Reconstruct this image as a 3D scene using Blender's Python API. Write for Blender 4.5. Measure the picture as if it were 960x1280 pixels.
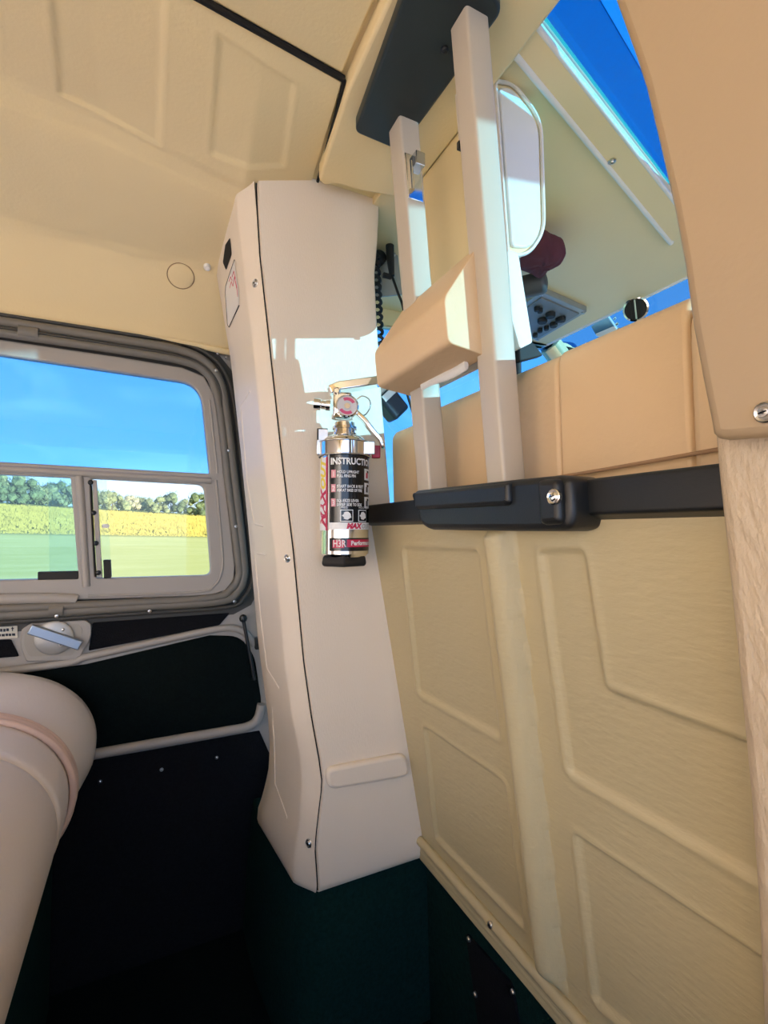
import bpy, bmesh, math, random
import numpy as np
from mathutils import Vector, Matrix
from mathutils.bvhtree import BVHTree

for o in list(bpy.data.objects):
    bpy.data.objects.remove(o)
random.seed(7)
scene = bpy.context.scene
COL = scene.collection
V = Vector

# ------------------------------------------------------------------ camera
# axes: X = nose of the aircraft, Y = towards the port door, Z = up, lens at the origin
FPX = 608.0
YAW = math.radians(25.8)
PITCH = math.radians(2.3)
FWD = V((math.sin(YAW) * math.cos(PITCH), math.cos(YAW) * math.cos(PITCH), math.sin(PITCH)))
RGT = V((math.cos(YAW), -math.sin(YAW), 0))
UPV = RGT.cross(FWD)
cd = bpy.data.cameras.new('camera')
cam = bpy.data.objects.new('camera', cd)
COL.objects.link(cam)
cd.sensor_fit = 'VERTICAL'
cd.sensor_height = 24.0
cd.lens = FPX / 1280.0 * 24.0
cd.clip_start = 0.01
cd.clip_end = 600
cam.matrix_world = Matrix((RGT, UPV, -FWD)).transposed().to_4x4()
scene.camera = cam

# ------------------------------------------------------------------ sky
world = bpy.data.worlds.new('sky')
scene.world = world
world.use_nodes = True
nt = world.node_tree
nt.nodes.clear()
wo = nt.nodes.new('ShaderNodeOutputWorld')
bg = nt.nodes.new('ShaderNodeBackground')
tc = nt.nodes.new('ShaderNodeTexCoord')
sp = nt.nodes.new('ShaderNodeSeparateXYZ')
rp = nt.nodes.new('ShaderNodeValToRGB')
nz = nt.nodes.new('ShaderNodeTexNoise')
mp = nt.nodes.new('ShaderNodeMapping')
cr = nt.nodes.new('ShaderNodeValToRGB')
mx = nt.nodes.new('ShaderNodeMixRGB')
nt.links.new(tc.outputs['Generated'], sp.inputs[0])
nt.links.new(sp.outputs['Z'], rp.inputs[0])
e = rp.color_ramp.elements
e[0].position = 0.0; e[0].color = (0.62, 0.78, 0.98, 1)
e[1].position = 1.0; e[1].color = (0.11, 0.28, 0.70, 1)
k = rp.color_ramp.elements.new(0.13); k.color = (0.36, 0.56, 0.93, 1)
k = rp.color_ramp.elements.new(0.38); k.color = (0.19, 0.40, 0.84, 1)
mp.inputs['Scale'].default_value = (1.2, 1.2, 5.0)
nz.inputs['Scale'].default_value = 2.6
nz.inputs['Detail'].default_value = 5
nz.inputs['Distortion'].default_value = 0.6
nt.links.new(tc.outputs['Generated'], mp.inputs[0])
nt.links.new(mp.outputs[0], nz.inputs['Vector'])
nt.links.new(nz.outputs[0], cr.inputs[0])
cr.color_ramp.elements[0].position = 0.55; cr.color_ramp.elements[0].color = (0, 0, 0, 1)
cr.color_ramp.elements[1].position = 0.85; cr.color_ramp.elements[1].color = (0.55, 0.55, 0.55, 1)
nt.links.new(cr.outputs[0], mx.inputs[0])
nt.links.new(rp.outputs[0], mx.inputs[1])
mx.inputs[2].default_value = (1.0, 0.97, 1.0, 1)
nt.links.new(mx.outputs[0], bg.inputs[0])
bg.inputs[1].default_value = 1.0
nt.links.new(bg.outputs[0], wo.inputs[0])

# ------------------------------------------------------------------ sun (low, ahead and to starboard)
SUN_TRAVEL = V((-0.9, 1.0, -0.165)).normalized()
sl = bpy.data.lights.new('sun', 'SUN')
sl.energy = 6.0
sl.angle = math.radians(0.55)
sl.color = (1.0, 0.95, 0.88)
sun = bpy.data.objects.new('sun', sl)
COL.objects.link(sun)
sun.rotation_euler = SUN_TRAVEL.to_track_quat('-Z', 'Y').to_euler()
sun.location = (8, -9, 6)

vs = scene.view_settings
vs.view_transform = 'Standard'
vs.look = 'None'
vs.gamma = 1.0
vs.use_curve_mapping = False
vs.exposure = 2.05

# ------------------------------------------------------------------ pixel helpers
def ray(u, v):
    return FWD + RGT * ((u - 480.0) / FPX) + UPV * ((640.0 - v) / FPX)
def onX(u, v, x): d = ray(u, v); return d * (x / d.x)
def onY(u, v, y): d = ray(u, v); return d * (y / d.y)
def onZ(u, v, z): d = ray(u, v); return d * (z / d.z)
def onP(u, v, n, c):
    d = ray(u, v); n = V(n); return d * (c / d.dot(n))

# ------------------------------------------------------------------ materials
MATS = {}
def mat(name, col, rough=0.5, metal=0.0, bump=None, vary=0.0, vscale=4.0, spec=0.5, coat=0.0, stretch=None, sheen=0.0):
    if name in MATS: return MATS[name]
    m = bpy.data.materials.new(name)
    m.use_nodes = True
    t = m.node_tree
    b = t.nodes['Principled BSDF']
    b.inputs['Base Color'].default_value = (*col, 1)
    b.inputs['Roughness'].default_value = rough
    b.inputs['Metallic'].default_value = metal
    b.inputs['Specular IOR Level'].default_value = spec
    b.inputs['Coat Weight'].default_value = coat
    b.inputs['Sheen Weight'].default_value = sheen
    co = t.nodes.new('ShaderNodeTexCoord')
    src = co.outputs['Object']
    if stretch:
        mpn = t.nodes.new('ShaderNodeMapping')
        mpn.inputs['Scale'].default_value = stretch
        t.links.new(src, mpn.inputs[0]); src = mpn.outputs[0]
    if vary > 0:
        n = t.nodes.new('ShaderNodeTexNoise')
        n.inputs['Scale'].default_value = vscale
        n.inputs['Detail'].default_value = 6
        t.links.new(src, n.inputs['Vector'])
        r = t.nodes.new('ShaderNodeMapRange')
        r.inputs['From Min'].default_value = 0.25; r.inputs['From Max'].default_value = 0.75
        r.inputs['To Min'].default_value = 1 - vary; r.inputs['To Max'].default_value = 1 + vary
        t.links.new(n.outputs[0], r.inputs[0])
        q = t.nodes.new('ShaderNodeMixRGB'); q.blend_type = 'MULTIPLY'; q.inputs[0].default_value = 1
        q.inputs[1].default_value = (*col, 1)
        t.links.new(r.outputs[0], q.inputs[2])
        t.links.new(q.outputs[0], b.inputs['Base Color'])
    if bump:
        kind, sc, st = bump
        if kind == 'noise':
            n2 = t.nodes.new('ShaderNodeTexNoise'); n2.inputs['Scale'].default_value = sc; n2.inputs['Detail'].default_value = 6
            out = n2.outputs[0]
        else:
            n2 = t.nodes.new('ShaderNodeTexVoronoi'); n2.inputs['Scale'].default_value = sc; n2.feature = 'DISTANCE_TO_EDGE'
            out = n2.outputs[0]
        t.links.new(src, n2.inputs['Vector'])
        bp = t.nodes.new('ShaderNodeBump'); bp.inputs['Strength'].default_value = st
        bp.inputs['Distance'].default_value = 0.002
        t.links.new(out, bp.inputs['Height'])
        t.links.new(bp.outputs[0], b.inputs['Normal'])
    MATS[name] = m
    return m

def glass(name, tint, refl=0.03, rough=0.0):
    m = bpy.data.materials.new(name); m.use_nodes = True
    t = m.node_tree; t.nodes.clear()
    o = t.nodes.new('ShaderNodeOutputMaterial')
    a = t.nodes.new('ShaderNodeBsdfTransparent'); a.inputs[0].default_value = (*[c ** 0.5 for c in tint], 1)   # two faces per pane
    g = t.nodes.new('ShaderNodeBsdfGlossy'); g.inputs['Roughness'].default_value = rough
    x = t.nodes.new('ShaderNodeMixShader')
    x.inputs[0].default_value = refl
    t.links.new(a.outputs[0], x.inputs[1]); t.links.new(g.outputs[0], x.inputs[2])
    t.links.new(x.outputs[0], o.inputs[0])
    MATS[name] = m
    return m

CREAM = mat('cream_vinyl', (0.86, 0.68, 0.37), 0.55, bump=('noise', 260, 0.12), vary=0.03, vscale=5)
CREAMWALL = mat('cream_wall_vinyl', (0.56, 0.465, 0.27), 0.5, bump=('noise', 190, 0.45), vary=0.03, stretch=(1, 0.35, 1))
POSTC = mat('ivory_plastic', (0.84, 0.725, 0.585), 0.45, bump=('noise', 320, 0.2), stretch=(3, 3, 0.5), vary=0.02)
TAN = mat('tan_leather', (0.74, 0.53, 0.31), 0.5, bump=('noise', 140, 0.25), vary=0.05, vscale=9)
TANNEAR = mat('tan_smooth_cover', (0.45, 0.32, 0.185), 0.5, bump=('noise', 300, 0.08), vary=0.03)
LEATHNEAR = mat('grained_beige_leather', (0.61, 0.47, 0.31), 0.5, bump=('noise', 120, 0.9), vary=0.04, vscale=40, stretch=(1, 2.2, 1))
SEATL = mat('pale_seat_leather', (0.76, 0.665, 0.60), 0.33, bump=('noise', 220, 0.12), vary=0.03)
SEAMB = mat('brown_seam', (0.36, 0.21, 0.11), 0.6)
PIPE = mat('pink_beige_piping', (0.66, 0.47, 0.39), 0.45)
CARPET = mat('black_green_carpet', (0.003, 0.006, 0.006), 0.95, bump=('noise', 600, 0.6), vary=0.3, vscale=200, spec=0.1)
CARPETG = mat('teal_green_carpet', (0.004, 0.021, 0.019), 0.95, bump=('noise', 600, 0.6), vary=0.3, vscale=200, spec=0.1)
NAVY = mat('navy_black_carpet', (0.005, 0.0055, 0.0075), 0.9, bump=('noise', 500, 0.5), vary=0.3, vscale=220, spec=0.15)
BLACKP = mat('black_plastic', (0.007, 0.009, 0.011), 0.42, bump=('noise', 500, 0.08))
PLATEG = mat('dark_green_painted_plate', (0.010, 0.020, 0.024), 0.45, bump=('noise', 400, 0.05))
RUBBER = mat('black_rubber', (0.012, 0.012, 0.012), 0.7)
CHROME = mat('chrome', (0.86, 0.87, 0.88), 0.07, 1.0)
STEEL = mat('brushed_steel', (0.62, 0.62, 0.61), 0.25, 1.0)
SCREWM = mat('screw_steel', (0.55, 0.54, 0.52), 0.3, 1.0)
DARKSLOT = mat('dark_gap', (0.006, 0.005, 0.004), 0.9)
GREYD = mat('grey_door_paint', (0.36, 0.33, 0.295), 0.45, bump=('noise', 200, 0.05), vary=0.02)
SEAL = mat('grey_rubber_seal', (0.17, 0.155, 0.13), 0.5, bump=('noise', 120, 0.1))
SEALDK = mat('dark_seal_lip', (0.05, 0.047, 0.04), 0.6)
POSTM = mat('champagne_painted_post', (0.56, 0.485, 0.385), 0.35, vary=0.02)
WHITEV = mat('white_vinyl', (0.82, 0.78, 0.72), 0.4, bump=('noise', 150, 0.1))
RED = mat('red_plastic', (0.42, 0.01, 0.05), 0.4)
REDINK = mat('red_ink', (0.55, 0.015, 0.07), 0.4)
YELINK = mat('yellow_ink', (0.85, 0.68, 0.04), 0.4)
WHITEINK = mat('white_ink', (0.85, 0.85, 0.85), 0.4)
BLACKINK = mat('black_ink', (0.008, 0.010, 0.012), 0.18)
PLATEM = mat('grey_metal_plate', (0.34, 0.34, 0.31), 0.4, 0.35, vary=0.08, vscale=30)
PANELG = mat('grey_switch_panel', (0.20, 0.20, 0.19), 0.5)
MAROON = mat('maroon_cloth', (0.10, 0.022, 0.035), 0.9, bump=('noise', 90, 0.6), vary=0.2, vscale=20)
REDBROWN = mat('red_brown_edge', (0.16, 0.03, 0.018), 0.6, vary=0.3, vscale=40)
GREYROLL = mat('dark_grey_roll', (0.06, 0.06, 0.065), 0.5)
PANE = glass('blue_tinted_pane', (0.095, 0.28, 0.50))
PANELOW = glass('pale_tinted_pane', (0.31, 0.45, 0.49))
PANECL = glass('clear_pane', (0.86, 0.95, 0.98))
PANESM = glass('dimming_pane', (0.53, 0.53, 0.48))
PANESKY = glass('deep_blue_skylight', (0.005, 0.10, 0.215))
PANESKY2 = glass('light_blue_skylight', (0.015, 0.21, 0.40))
WSHIELD = glass('windshield_acrylic', (0.0045, 0.029, 0.056))   # one face only: tint applies once, as its square root
GAUGEGL = glass('gauge_glass', (0.92, 0.92, 0.92))

# ------------------------------------------------------------------ object helpers
ORG = {}
WV = {}
def link(o, parent, world_loc):
    COL.objects.link(o)
    ORG[o] = V(world_loc)
    if parent is not None:
        o.parent = parent
        o.location = V(world_loc) - ORG[parent]
    else:
        o.location = V(world_loc)
    return o
def tag(o, label=None, cat=None, group=None, kind=None):
    if label: o['label'] = label
    if cat: o['category'] = cat
    if group: o['group'] = group
    if kind: o['kind'] = kind
    return o
def thing(name, label, cat, loc, group=None, kind=None):
    o = bpy.data.objects.new(name, None)
    o.empty_display_size = 0.05
    link(o, None, loc)
    return tag(o, label, cat, group, kind)
def struct(name, loc=(0, 0, 0)):
    o = bpy.data.objects.new(name, None); o.empty_display_size = 0.05
    link(o, None, loc); o['kind'] = 'structure'
    return o
def mk(name, verts, faces, m, parent=None, smooth=40, bevel=0, segs=3, subsurf=0, origin=None):
    verts = [V(p) for p in verts]
    lo = V((min(p.x for p in verts), min(p.y for p in verts), min(p.z for p in verts)))
    hi = V((max(p.x for p in verts), max(p.y for p in verts), max(p.z for p in verts)))
    og = V(origin) if origin is not None else V(((lo.x + hi.x) / 2, (lo.y + hi.y) / 2, lo.z))
    me = bpy.data.meshes.new(name)
    me.from_pydata([tuple(p - og) for p in verts], [], [tuple(f) for f in faces])
    bm = bmesh.new(); bm.from_mesh(me)
    bmesh.ops.recalc_face_normals(bm, faces=bm.faces)
    bm.to_mesh(me); bm.free()
    me.materials.append(m)
    if smooth:
        me.polygons.foreach_set('use_smooth', [True] * len(me.polygons))
        me.set_sharp_from_angle(angle=math.radians(smooth))
    o = bpy.data.objects.new(name, me)
    link(o, parent, og)
    WV[o] = (verts, faces)
    if bevel:
        b = o.modifiers.new('bevel', 'BEVEL'); b.width = bevel; b.segments = segs
        b.limit_method = 'ANGLE'; b.angle_limit = math.radians(28); b.harden_normals = False
    if subsurf:
        s = o.modifiers.new('sub', 'SUBSURF'); s.levels = subsurf; s.render_levels = subsurf
    return o
def boxv(lo, hi):
    x0, y0, z0 = lo; x1, y1, z1 = hi
    v = [(x0, y0, z0), (x1, y0, z0), (x1, y1, z0), (x0, y1, z0), (x0, y0, z1), (x1, y0, z1), (x1, y1, z1), (x0, y1, z1)]
    f = [(0, 3, 2, 1), (4, 5, 6, 7), (0, 1, 5, 4), (1, 2, 6, 5), (2, 3, 7, 6), (3, 0, 4, 7)]
    return v, f
def box(name, lo, hi, m, parent=None, bevel=0.0, segs=3):
    v, f = boxv(lo, hi)
    return mk(name, v, f, m, parent, bevel=bevel, segs=segs)
def obox(name, c, ax, ay, az, m, parent=None, bevel=0.0):
    """box with half-extent vectors ax, ay, az about centre c"""
    c = V(c); ax = V(ax); ay = V(ay); az = V(az)
    v = []
    for s in ((-1, -1, -1), (1, -1, -1), (1, 1, -1), (-1, 1, -1), (-1, -1, 1), (1, -1, 1), (1, 1, 1), (-1, 1, 1)):
        v.append(c + ax * s[0] + ay * s[1] + az * s[2])
    return mk(name, v, boxv((0, 0, 0), (1, 1, 1))[1], m, parent, bevel=bevel)
def loft(name, rings, m, parent=None, closed=True, caps=True, smooth=40, bevel=0, subsurf=0, origin=None):
    n = len(rings[0]); v = [p for r in rings for p in r]; f = []
    rng = n if closed else n - 1
    for i in range(len(rings) - 1):
        for j in range(rng):
            a = i * n + j; b = i * n + (j + 1) % n
            f.append((a, b, b + n, a + n))
    if caps and closed:
        f.append(tuple(range(n))[::-1]); f.append(tuple(range((len(rings) - 1) * n, len(rings) * n)))
    return mk(name, v, f, m, parent, smooth=smooth, bevel=bevel, subsurf=subsurf, origin=origin)
def prism(name, prof, axis, a0, a1, m, parent=None, bevel=0, smooth=40, origin=None):
    """prof: 2D profile in the plane normal to axis ('y' -> (x, z))"""
    def P(p, a):
        return {'y': (p[0], a, p[1]), 'x': (a, p[0], p[1]), 'z': (p[0], p[1], a)}[axis]
    return loft(name, [[P(p, a0) for p in prof], [P(p, a1) for p in prof]], m, parent, bevel=bevel, smooth=smooth, origin=origin)
def frames(pts):
    pts = [V(p) for p in pts]; T = []
    for i in range(len(pts)):
        a = pts[max(i - 1, 0)]; b = pts[min(i + 1, len(pts) - 1)]
        T.append((b - a).normalized())
    up = V((0, 0, 1)) if abs(T[0].z) < 0.9 else V((1, 0, 0))
    N = [(up - T[0] * up.dot(T[0])).normalized()]
    for i in range(1, len(pts)):
        q = N[-1] - T[i] * N[-1].dot(T[i]); N.append(q.normalized())
    return pts, T, N
def tube(name, pts, r, m, parent=None, seg=10, flat=1.0, caps=True, origin=None):
    pts, T, N = frames(pts); rings = []
    for i, p in enumerate(pts):
        B = T[i].cross(N[i]); rr = r[i] if isinstance(r, (list, tuple)) else r
        rings.append([p + N[i] * (rr * math.cos(2 * math.pi * k / seg)) + B * (rr * flat * math.sin(2 * math.pi * k / seg)) for k in range(seg)])
    return loft(name, rings, m, parent, caps=caps, smooth=60, origin=origin)
def lathe(name, prof, base, axis, m, parent=None, seg=24, smooth=35):
    """prof list of (radius, along)"""
    axis = V(axis).normalized()
    a = axis.cross(V((0, 0, 1)))
    if a.length < 0.1: a = axis.cross(V((1, 0, 0)))
    a.normalize(); b = axis.cross(a); base = V(base)
    rings = [[base + axis * h + (a * math.cos(2 * math.pi * k / seg) + b * math.sin(2 * math.pi * k / seg)) * max(r, 1e-5) for k in range(seg)] for r, h in prof]
    return loft(name, rings, m, parent, smooth=smooth)
def spline(pts, n=6, cyclic=False):
    pts = [V(p) for p in pts]; out = []; L = len(pts)
    for i in range(L if cyclic else L - 1):
        g = lambda j: pts[j % L] if cyclic else pts[min(max(j, 0), L - 1)]
        p0, p1, p2, p3 = g(i - 1), g(i), g(i + 1), g(i + 2)
        for k in range(n):
            t = k / n
            out.append(0.5 * ((2 * p1) + (p2 - p0) * t + (2 * p0 - 5 * p1 + 4 * p2 - p3) * t * t + (3 * p1 - p0 - 3 * p2 + p3) * t ** 3))
    if not cyclic: out.append(pts[-1])
    return out
def rl(pts, r, n=5):
    """round the corners of a 2D loop; r single or list"""
    out = []; L = len(pts)
    for i in range(L):
        p = np.array(pts[i], float); a = np.array(pts[i - 1], float); b = np.array(pts[(i + 1) % L], float)
        rr = r[i] if isinstance(r, (list, tuple)) else r
        if rr <= 0: out.append(tuple(p)); continue
        da = a - p; db = b - p; la = np.linalg.norm(da); lb = np.linalg.norm(db)
        d = min(rr, la * 0.45, lb * 0.45)
        s = p + da / la * d; q = p + db / lb * d
        for k in range(n + 1):
            t = k / n
            out.append(tuple((1 - t) ** 2 * s + 2 * t * (1 - t) * p + t * t * q))
    return out
def fillmesh(loops, extrude, bevel, res=2):
    c = bpy.data.curves.new('tmp', 'CURVE'); c.dimensions = '2D'; c.fill_mode = 'BOTH'
    c.extrude = extrude; c.bevel_depth = bevel; c.bevel_resolution = res; c.offset = -bevel
    for lp in loops:
        s = c.splines.new('POLY'); s.points.add(len(lp) - 1)
        for i, p in enumerate(lp): s.points[i].co = (p[0], p[1], 0, 1)
        s.use_cyclic_u = True
    o = bpy.data.objects.new('tmp', c); COL.objects.link(o)
    dg = bpy.context.evaluated_depsgraph_get()
    me = bpy.data.meshes.new_from_object(o.evaluated_get(dg))
    vs_ = [V(v.co) for v in me.vertices]; fs = [tuple(p.vertices) for p in me.polygons]
    bpy.data.objects.remove(o); bpy.data.curves.remove(c); bpy.data.meshes.remove(me)
    return vs_, fs
def plate(name, loops, frame, depth, m, parent=None, bevel=0.0, origin=None, smooth=35):
    """loops of 2D points (u, v) in frame (o, U, V, N): front face at n = 0, going back by depth"""
    o_, U_, V_, N_ = frame
    vs_, fs = fillmesh(loops, max(depth / 2 - bevel, 1e-5), bevel)
    vw = [V(o_) + V(U_) * p.x + V(V_) * p.y + V(N_) * (p.z - depth / 2) for p in vs_]
    return mk(name, vw, fs, m, parent, origin=origin, smooth=smooth)
def text_mesh(body, size, bold=0.0, italic=0.0):
    c = bpy.data.curves.new('t', 'FONT'); c.body = body; c.size = size; c.offset = bold; c.shear = italic; c.resolution_u = 2
    o = bpy.data.objects.new('t', c); COL.objects.link(o)
    dg = bpy.context.evaluated_depsgraph_get()
    me = bpy.data.meshes.new_from_object(o.evaluated_get(dg))
    vs_ = [V(v.co) for v in me.vertices]; fs = [tuple(p.vertices) for p in me.polygons]
    bpy.data.objects.remove(o); bpy.data.curves.remove(c); bpy.data.meshes.remove(me)
    return vs_, fs
def bvh(objs):
    v = []; f = []
    for o in objs:
        vv, ff = WV[o]; b = len(v); v += vv; f += [tuple(i + b for i in q) for q in ff]
    return BVHTree.FromPolygons(v, f)
def hit(tree, u, v):
    d = ray(u, v).normalized()
    p, n, i, dist = tree.ray_cast(V((0, 0, 0)), d)
    if p is None: return None, None
    if n.dot(d) > 0: n = -n
    return p, n
SCREW = {}
def screw(p, n, r, parent, washer=True, m=None):
    """pan-head screw on its countersunk washer, with a cross slot"""
    p = V(p); n = V(n).normalized()
    m = m or SCREWM
    prof = [(r, -0.002), (r, 0.0006), (r * 0.86, 0.0012), (r * 0.62, 0.0006), (r * 0.58, 0.0014), (r * 0.42, 0.0024), (r * 0.18, 0.0026), (r * 0.15, 0.0012), (0.0, 0.0011)]
    if not washer:
        prof = [(r, -0.001), (r * 0.95, 0.0010), (r * 0.7, 0.0022), (r * 0.2, 0.0026), (r * 0.16, 0.0014), (0, 0.0014)]
    o = lathe('screw', prof, p, n, m, parent, seg=14, smooth=25)
    a = n.cross(V((0.3, 0.2, 1))).normalized(); b = n.cross(a)
    obox('slot', p + n * 0.00245, a * r * 0.34, b * r * 0.07, n * 0.0003, DARKSLOT, o)
    return o

def sdf_poly(P, poly):
    """signed distance (negative inside) from points P (n,2) to polygon"""
    poly = np.array(poly, float); n = len(poly)
    d = np.full(len(P), 1e9); inside = np.zeros(len(P), bool)
    for i in range(n):
        a = poly[i]; b = poly[(i + 1) % n]; e_ = b - a; w = P - a
        t = np.clip((w @ e_) / (e_ @ e_), 0, 1)
        d = np.minimum(d, np.linalg.norm(w - t[:, None] * e_, axis=1))
        c = (a[1] > P[:, 1]) != (b[1] > P[:, 1])
        with np.errstate(divide='ignore', invalid='ignore'):
            x = a[0] + (P[:, 1] - a[1]) * e_[0] / (e_[1] if e_[1] != 0 else 1e-12)
        inside ^= c & (P[:, 0] < x)
    return np.where(inside, -d, d)
def sstep(a, b, x):
    t = np.clip((x - a) / (b - a), 0, 1); return t * t * (3 - 2 * t)
def grid_faces(nu, nv):
    return [(i * nv + j, i * nv + j + 1, (i + 1) * nv + j + 1, (i + 1) * nv + j) for i in range(nu - 1) for j in range(nv - 1)]

# =================================================================== cabin dimensions
D = 0.95            # inner face of the port doors
FLOOR = -0.74
ROOF = 0.505
P0, PK = 0.30, 0.18  # bulkhead plane: x = P0 - PK * z
STBD = -0.80

# ------------------------------------------------------------------ floor
fl = struct('floor', (0, 0, FLOOR))
box('floor_pan', (-1.1, STBD, FLOOR - 0.03), (1.5, 1.0, FLOOR), CARPET, fl)
for i in range(7):
    x = -0.06 + i * 0.035
    box('mat_rib', (x, 0.36, FLOOR), (x + 0.012, 0.62, FLOOR + 0.004), RUBBER, fl, bevel=0.0015)
box('rubber_mat', (-0.09, 0.33, FLOOR - 0.001), (0.20, 0.65, FLOOR + 0.0015), RUBBER, fl)

# ------------------------------------------------------------------ rear ceiling
ceil = struct('ceiling', (0, 0, ROOF))
# centre ceiling, a flat vinyl panel running between the two side liners
ce_y = lambda x: 0.487 + 0.1126 * (x - 0.186)
plate('centre_panel', [rl([(-1.1, -0.80), (0.20, -0.80), (0.184, ce_y(0.184)), (-1.1, ce_y(-1.1))], 0.004)], ((0, 0, ROOF), (1, 0, 0), (0, 1, 0), (0, 0, -1)), 0.02, CREAM, ceil, bevel=0.003)
# dark gap along the centre panel
def strip(name, a, b, w, z0, z1, m, parent):
    a = V(a); b = V(b); d = (b - a).normalized(); n = V((-d.y, d.x)) * w
    mk(name, [(*(a + n), z0), (*(b + n), z0), (*(b - n), z0), (*(a - n), z0), (*(a + n), z1), (*(b + n), z1), (*(b - n), z1), (*(a - n), z1)], boxv((0, 0, 0), (1, 1, 1))[1], m, parent)
tube('seam_bead', [(x, ce_y(x) + 0.0025, ROOF - 0.001) for x in np.linspace(-1.1, 0.187, 9)], 0.0034, DARKSLOT, ceil, seg=8)
SECZ = lambda y: float(np.interp(y, [0.499, 0.52, 0.60, 0.68, 0.70], [0.503, 0.502, 0.506, 0.510, 0.508]))
tube('seam_bead', [(0.1870 + (y - 0.487) * 0.145, y, SECZ(y) - 0.001) for y in np.linspace(0.489, 0.662, 9)], 0.0022, DARKSLOT, ceil, seg=8)
box('roof_filler', (0.17, 0.40, ROOF + 0.006), (0.30, 1.0, ROOF + 0.026), CREAM, ceil)
box('leak_lid', (-1.12, -0.82, 0.535), (0.30, 1.0, 0.55), GREYD, ceil)  # unseen lid, added to stop light leaking through the ceiling gaps
# moulded side liner: cross-section (y, z) swept along x, with sunken panels pressed in
SEC = [(0.499, 0.503), (0.52, 0.500), (0.60, 0.496), (0.68, 0.490), (0.70, 0.484), (0.705, 0.4815), (0.74, 0.473), (0.80, 0.458), (0.842, 0.446), (0.856, 0.439), (0.872, 0.425), (0.905, 0.392), (0.93, 0.365), (0.943, 0.348), (0.953, 0.344), (0.975, 0.344)]
def sec_pt(s):
    acc = 0
    for i in range(len(SEC) - 1):
        a = np.array(SEC[i]); b = np.array(SEC[i + 1]); L = np.linalg.norm(b - a)
        if s <= acc + L or i == len(SEC) - 2:
            t = (s - acc) / L; return a + (b - a) * t, (b - a) / L
        acc += L
SL = sum(math.dist(SEC[i], SEC[i + 1]) for i in range(len(SEC) - 1))
xs = np.concatenate([np.linspace(-1.1, -0.42, 8)[:-1], np.arange(-0.42, 0.2061, 0.0035)])
ss = np.linspace(0, SL, 170)
secp = [sec_pt(s) for s in ss]
PANELS = [[(-90, -40), (-95, 80), (1, 117), (-2, -60)],
          [(62, -60), (76, 142), (199, 190), (207, 20), (150, -20)],
          [(276, 65), (263, 189), (357, 212), (378, 117)]]
def on_liner(u, v):
    n = V((0, 0.014, 0.19)).normalized(); c = n.dot(V((0, 0.52, 0.500)))
    return onP(u, v, n, c)
G = np.array([(x, p[0][0]) for x in xs for p in secp])
H = np.zeros(len(G))
for pl in PANELS:
    q = [(on_liner(*a).x, on_liner(*a).y) for a in pl]
    d = sdf_poly(G, q)
    H += 0.0024 * (1 - sstep(-0.002, 0.003, d)) - 0.0012 * np.exp(-(d / 0.0030) ** 2)
# soft puckers along the folds of the liner
H += 0.0016 * np.exp(-((G[:, 1] - 0.70) / 0.012) ** 2) * (0.5 + 0.5 * np.sin(G[:, 0] * 41 + 1.5 * np.sin(G[:, 0] * 17)))
H += 0.0014 * np.exp(-((G[:, 1] - 0.852) / 0.010) ** 2) * np.sin(G[:, 0] * 33 + 2 * np.sin(G[:, 0] * 11))
vv = []
idx = 0
for x in xs:
    for (p, tdir) in secp:
        n = (tdir[1], -tdir[0]) if tdir[1] > 0 else (-tdir[1], tdir[0])
        h = H[idx]; idx += 1
        sh = -0.036 * min(1.0, max(0.0, (0.1 - x) / 0.28)) * math.exp(-((p[0] - 0.70) / 0.07) ** 2)
        y_ = p[0] + n[0] * h + sh
        y_ += (ce_y(x) + 0.005 - 0.499) * max(0.0, 1 - (p[0] - 0.499) / 0.15)
        x_ = x - (0.206 - 0.1865) * max(0.0, 1 - abs(p[0] - 0.487) / 0.17) * max(0.0, (x - 0.0) / 0.206)
        dz = float(np.interp(x, [-0.06, 0.11, 0.215], [0.006, -0.016, 0.020])) * max(0.0, 1 - abs(p[0] - 0.665) / 0.16)
        vv.append((x_, y_, p[1] + abs(n[1]) * h + dz))
side = mk('side_liner', vv, grid_faces(len(xs), len(secp)), CREAM, ceil, smooth=60)
lt = bvh([side])
# round plug outline and little clip in the liner
p, n = hit(lt, 226, 345)
a = n.cross(V((1, 0, 0))).normalized(); b = n.cross(a)
tube('plug_rim', [p + (a * math.cos(t) + b * math.sin(t)) * 0.021 + n * 0.0006 for t in np.linspace(0, 2 * math.pi, 33)], 0.0007, SEAMB, ceil, seg=6)
lathe('plug', [(0.020, -0.001), (0.020, 0.0012), (0.017, 0.0022), (0, 0.0024)], p, n, CREAM, ceil)
p, n = hit(lt, 259, 333)
lathe('liner_button', [(0.006, -0.002), (0.006, 0.004), (0.004, 0.007), (0, 0.008)], p, n, WHITEV, ceil)

# ------------------------------------------------------------------ port wall and rear door
DF = ((0, D, 0), (1, 0, 0), (0, 0, 1), (0, -1, 0))      # frame: plate face looks inboard
def dl(pix, y=D): return [((q := onY(u, v, y)).x, q.z) for u, v in pix]
wl = struct('wall_left', (0, D, FLOOR))
OPEN = [(-330, 347), (0, 395), (150, 418), (225, 430), (262, 447), (284, 474), (294, 520), (305, 610), (316, 700), (316, 728), (306, 748), (284, 760), (180, 769), (0, 783), (-330, 805)]
outer = [(-1.1, -0.30), (0.36, -0.30), (0.36, 0.37), (-1.1, 0.37)]
plate('wall_panel', [outer, dl(OPEN, D + 0.012)], ((0, D + 0.012, 0), DF[1], DF[2], DF[3]), 0.02, GREYD, wl)
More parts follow.
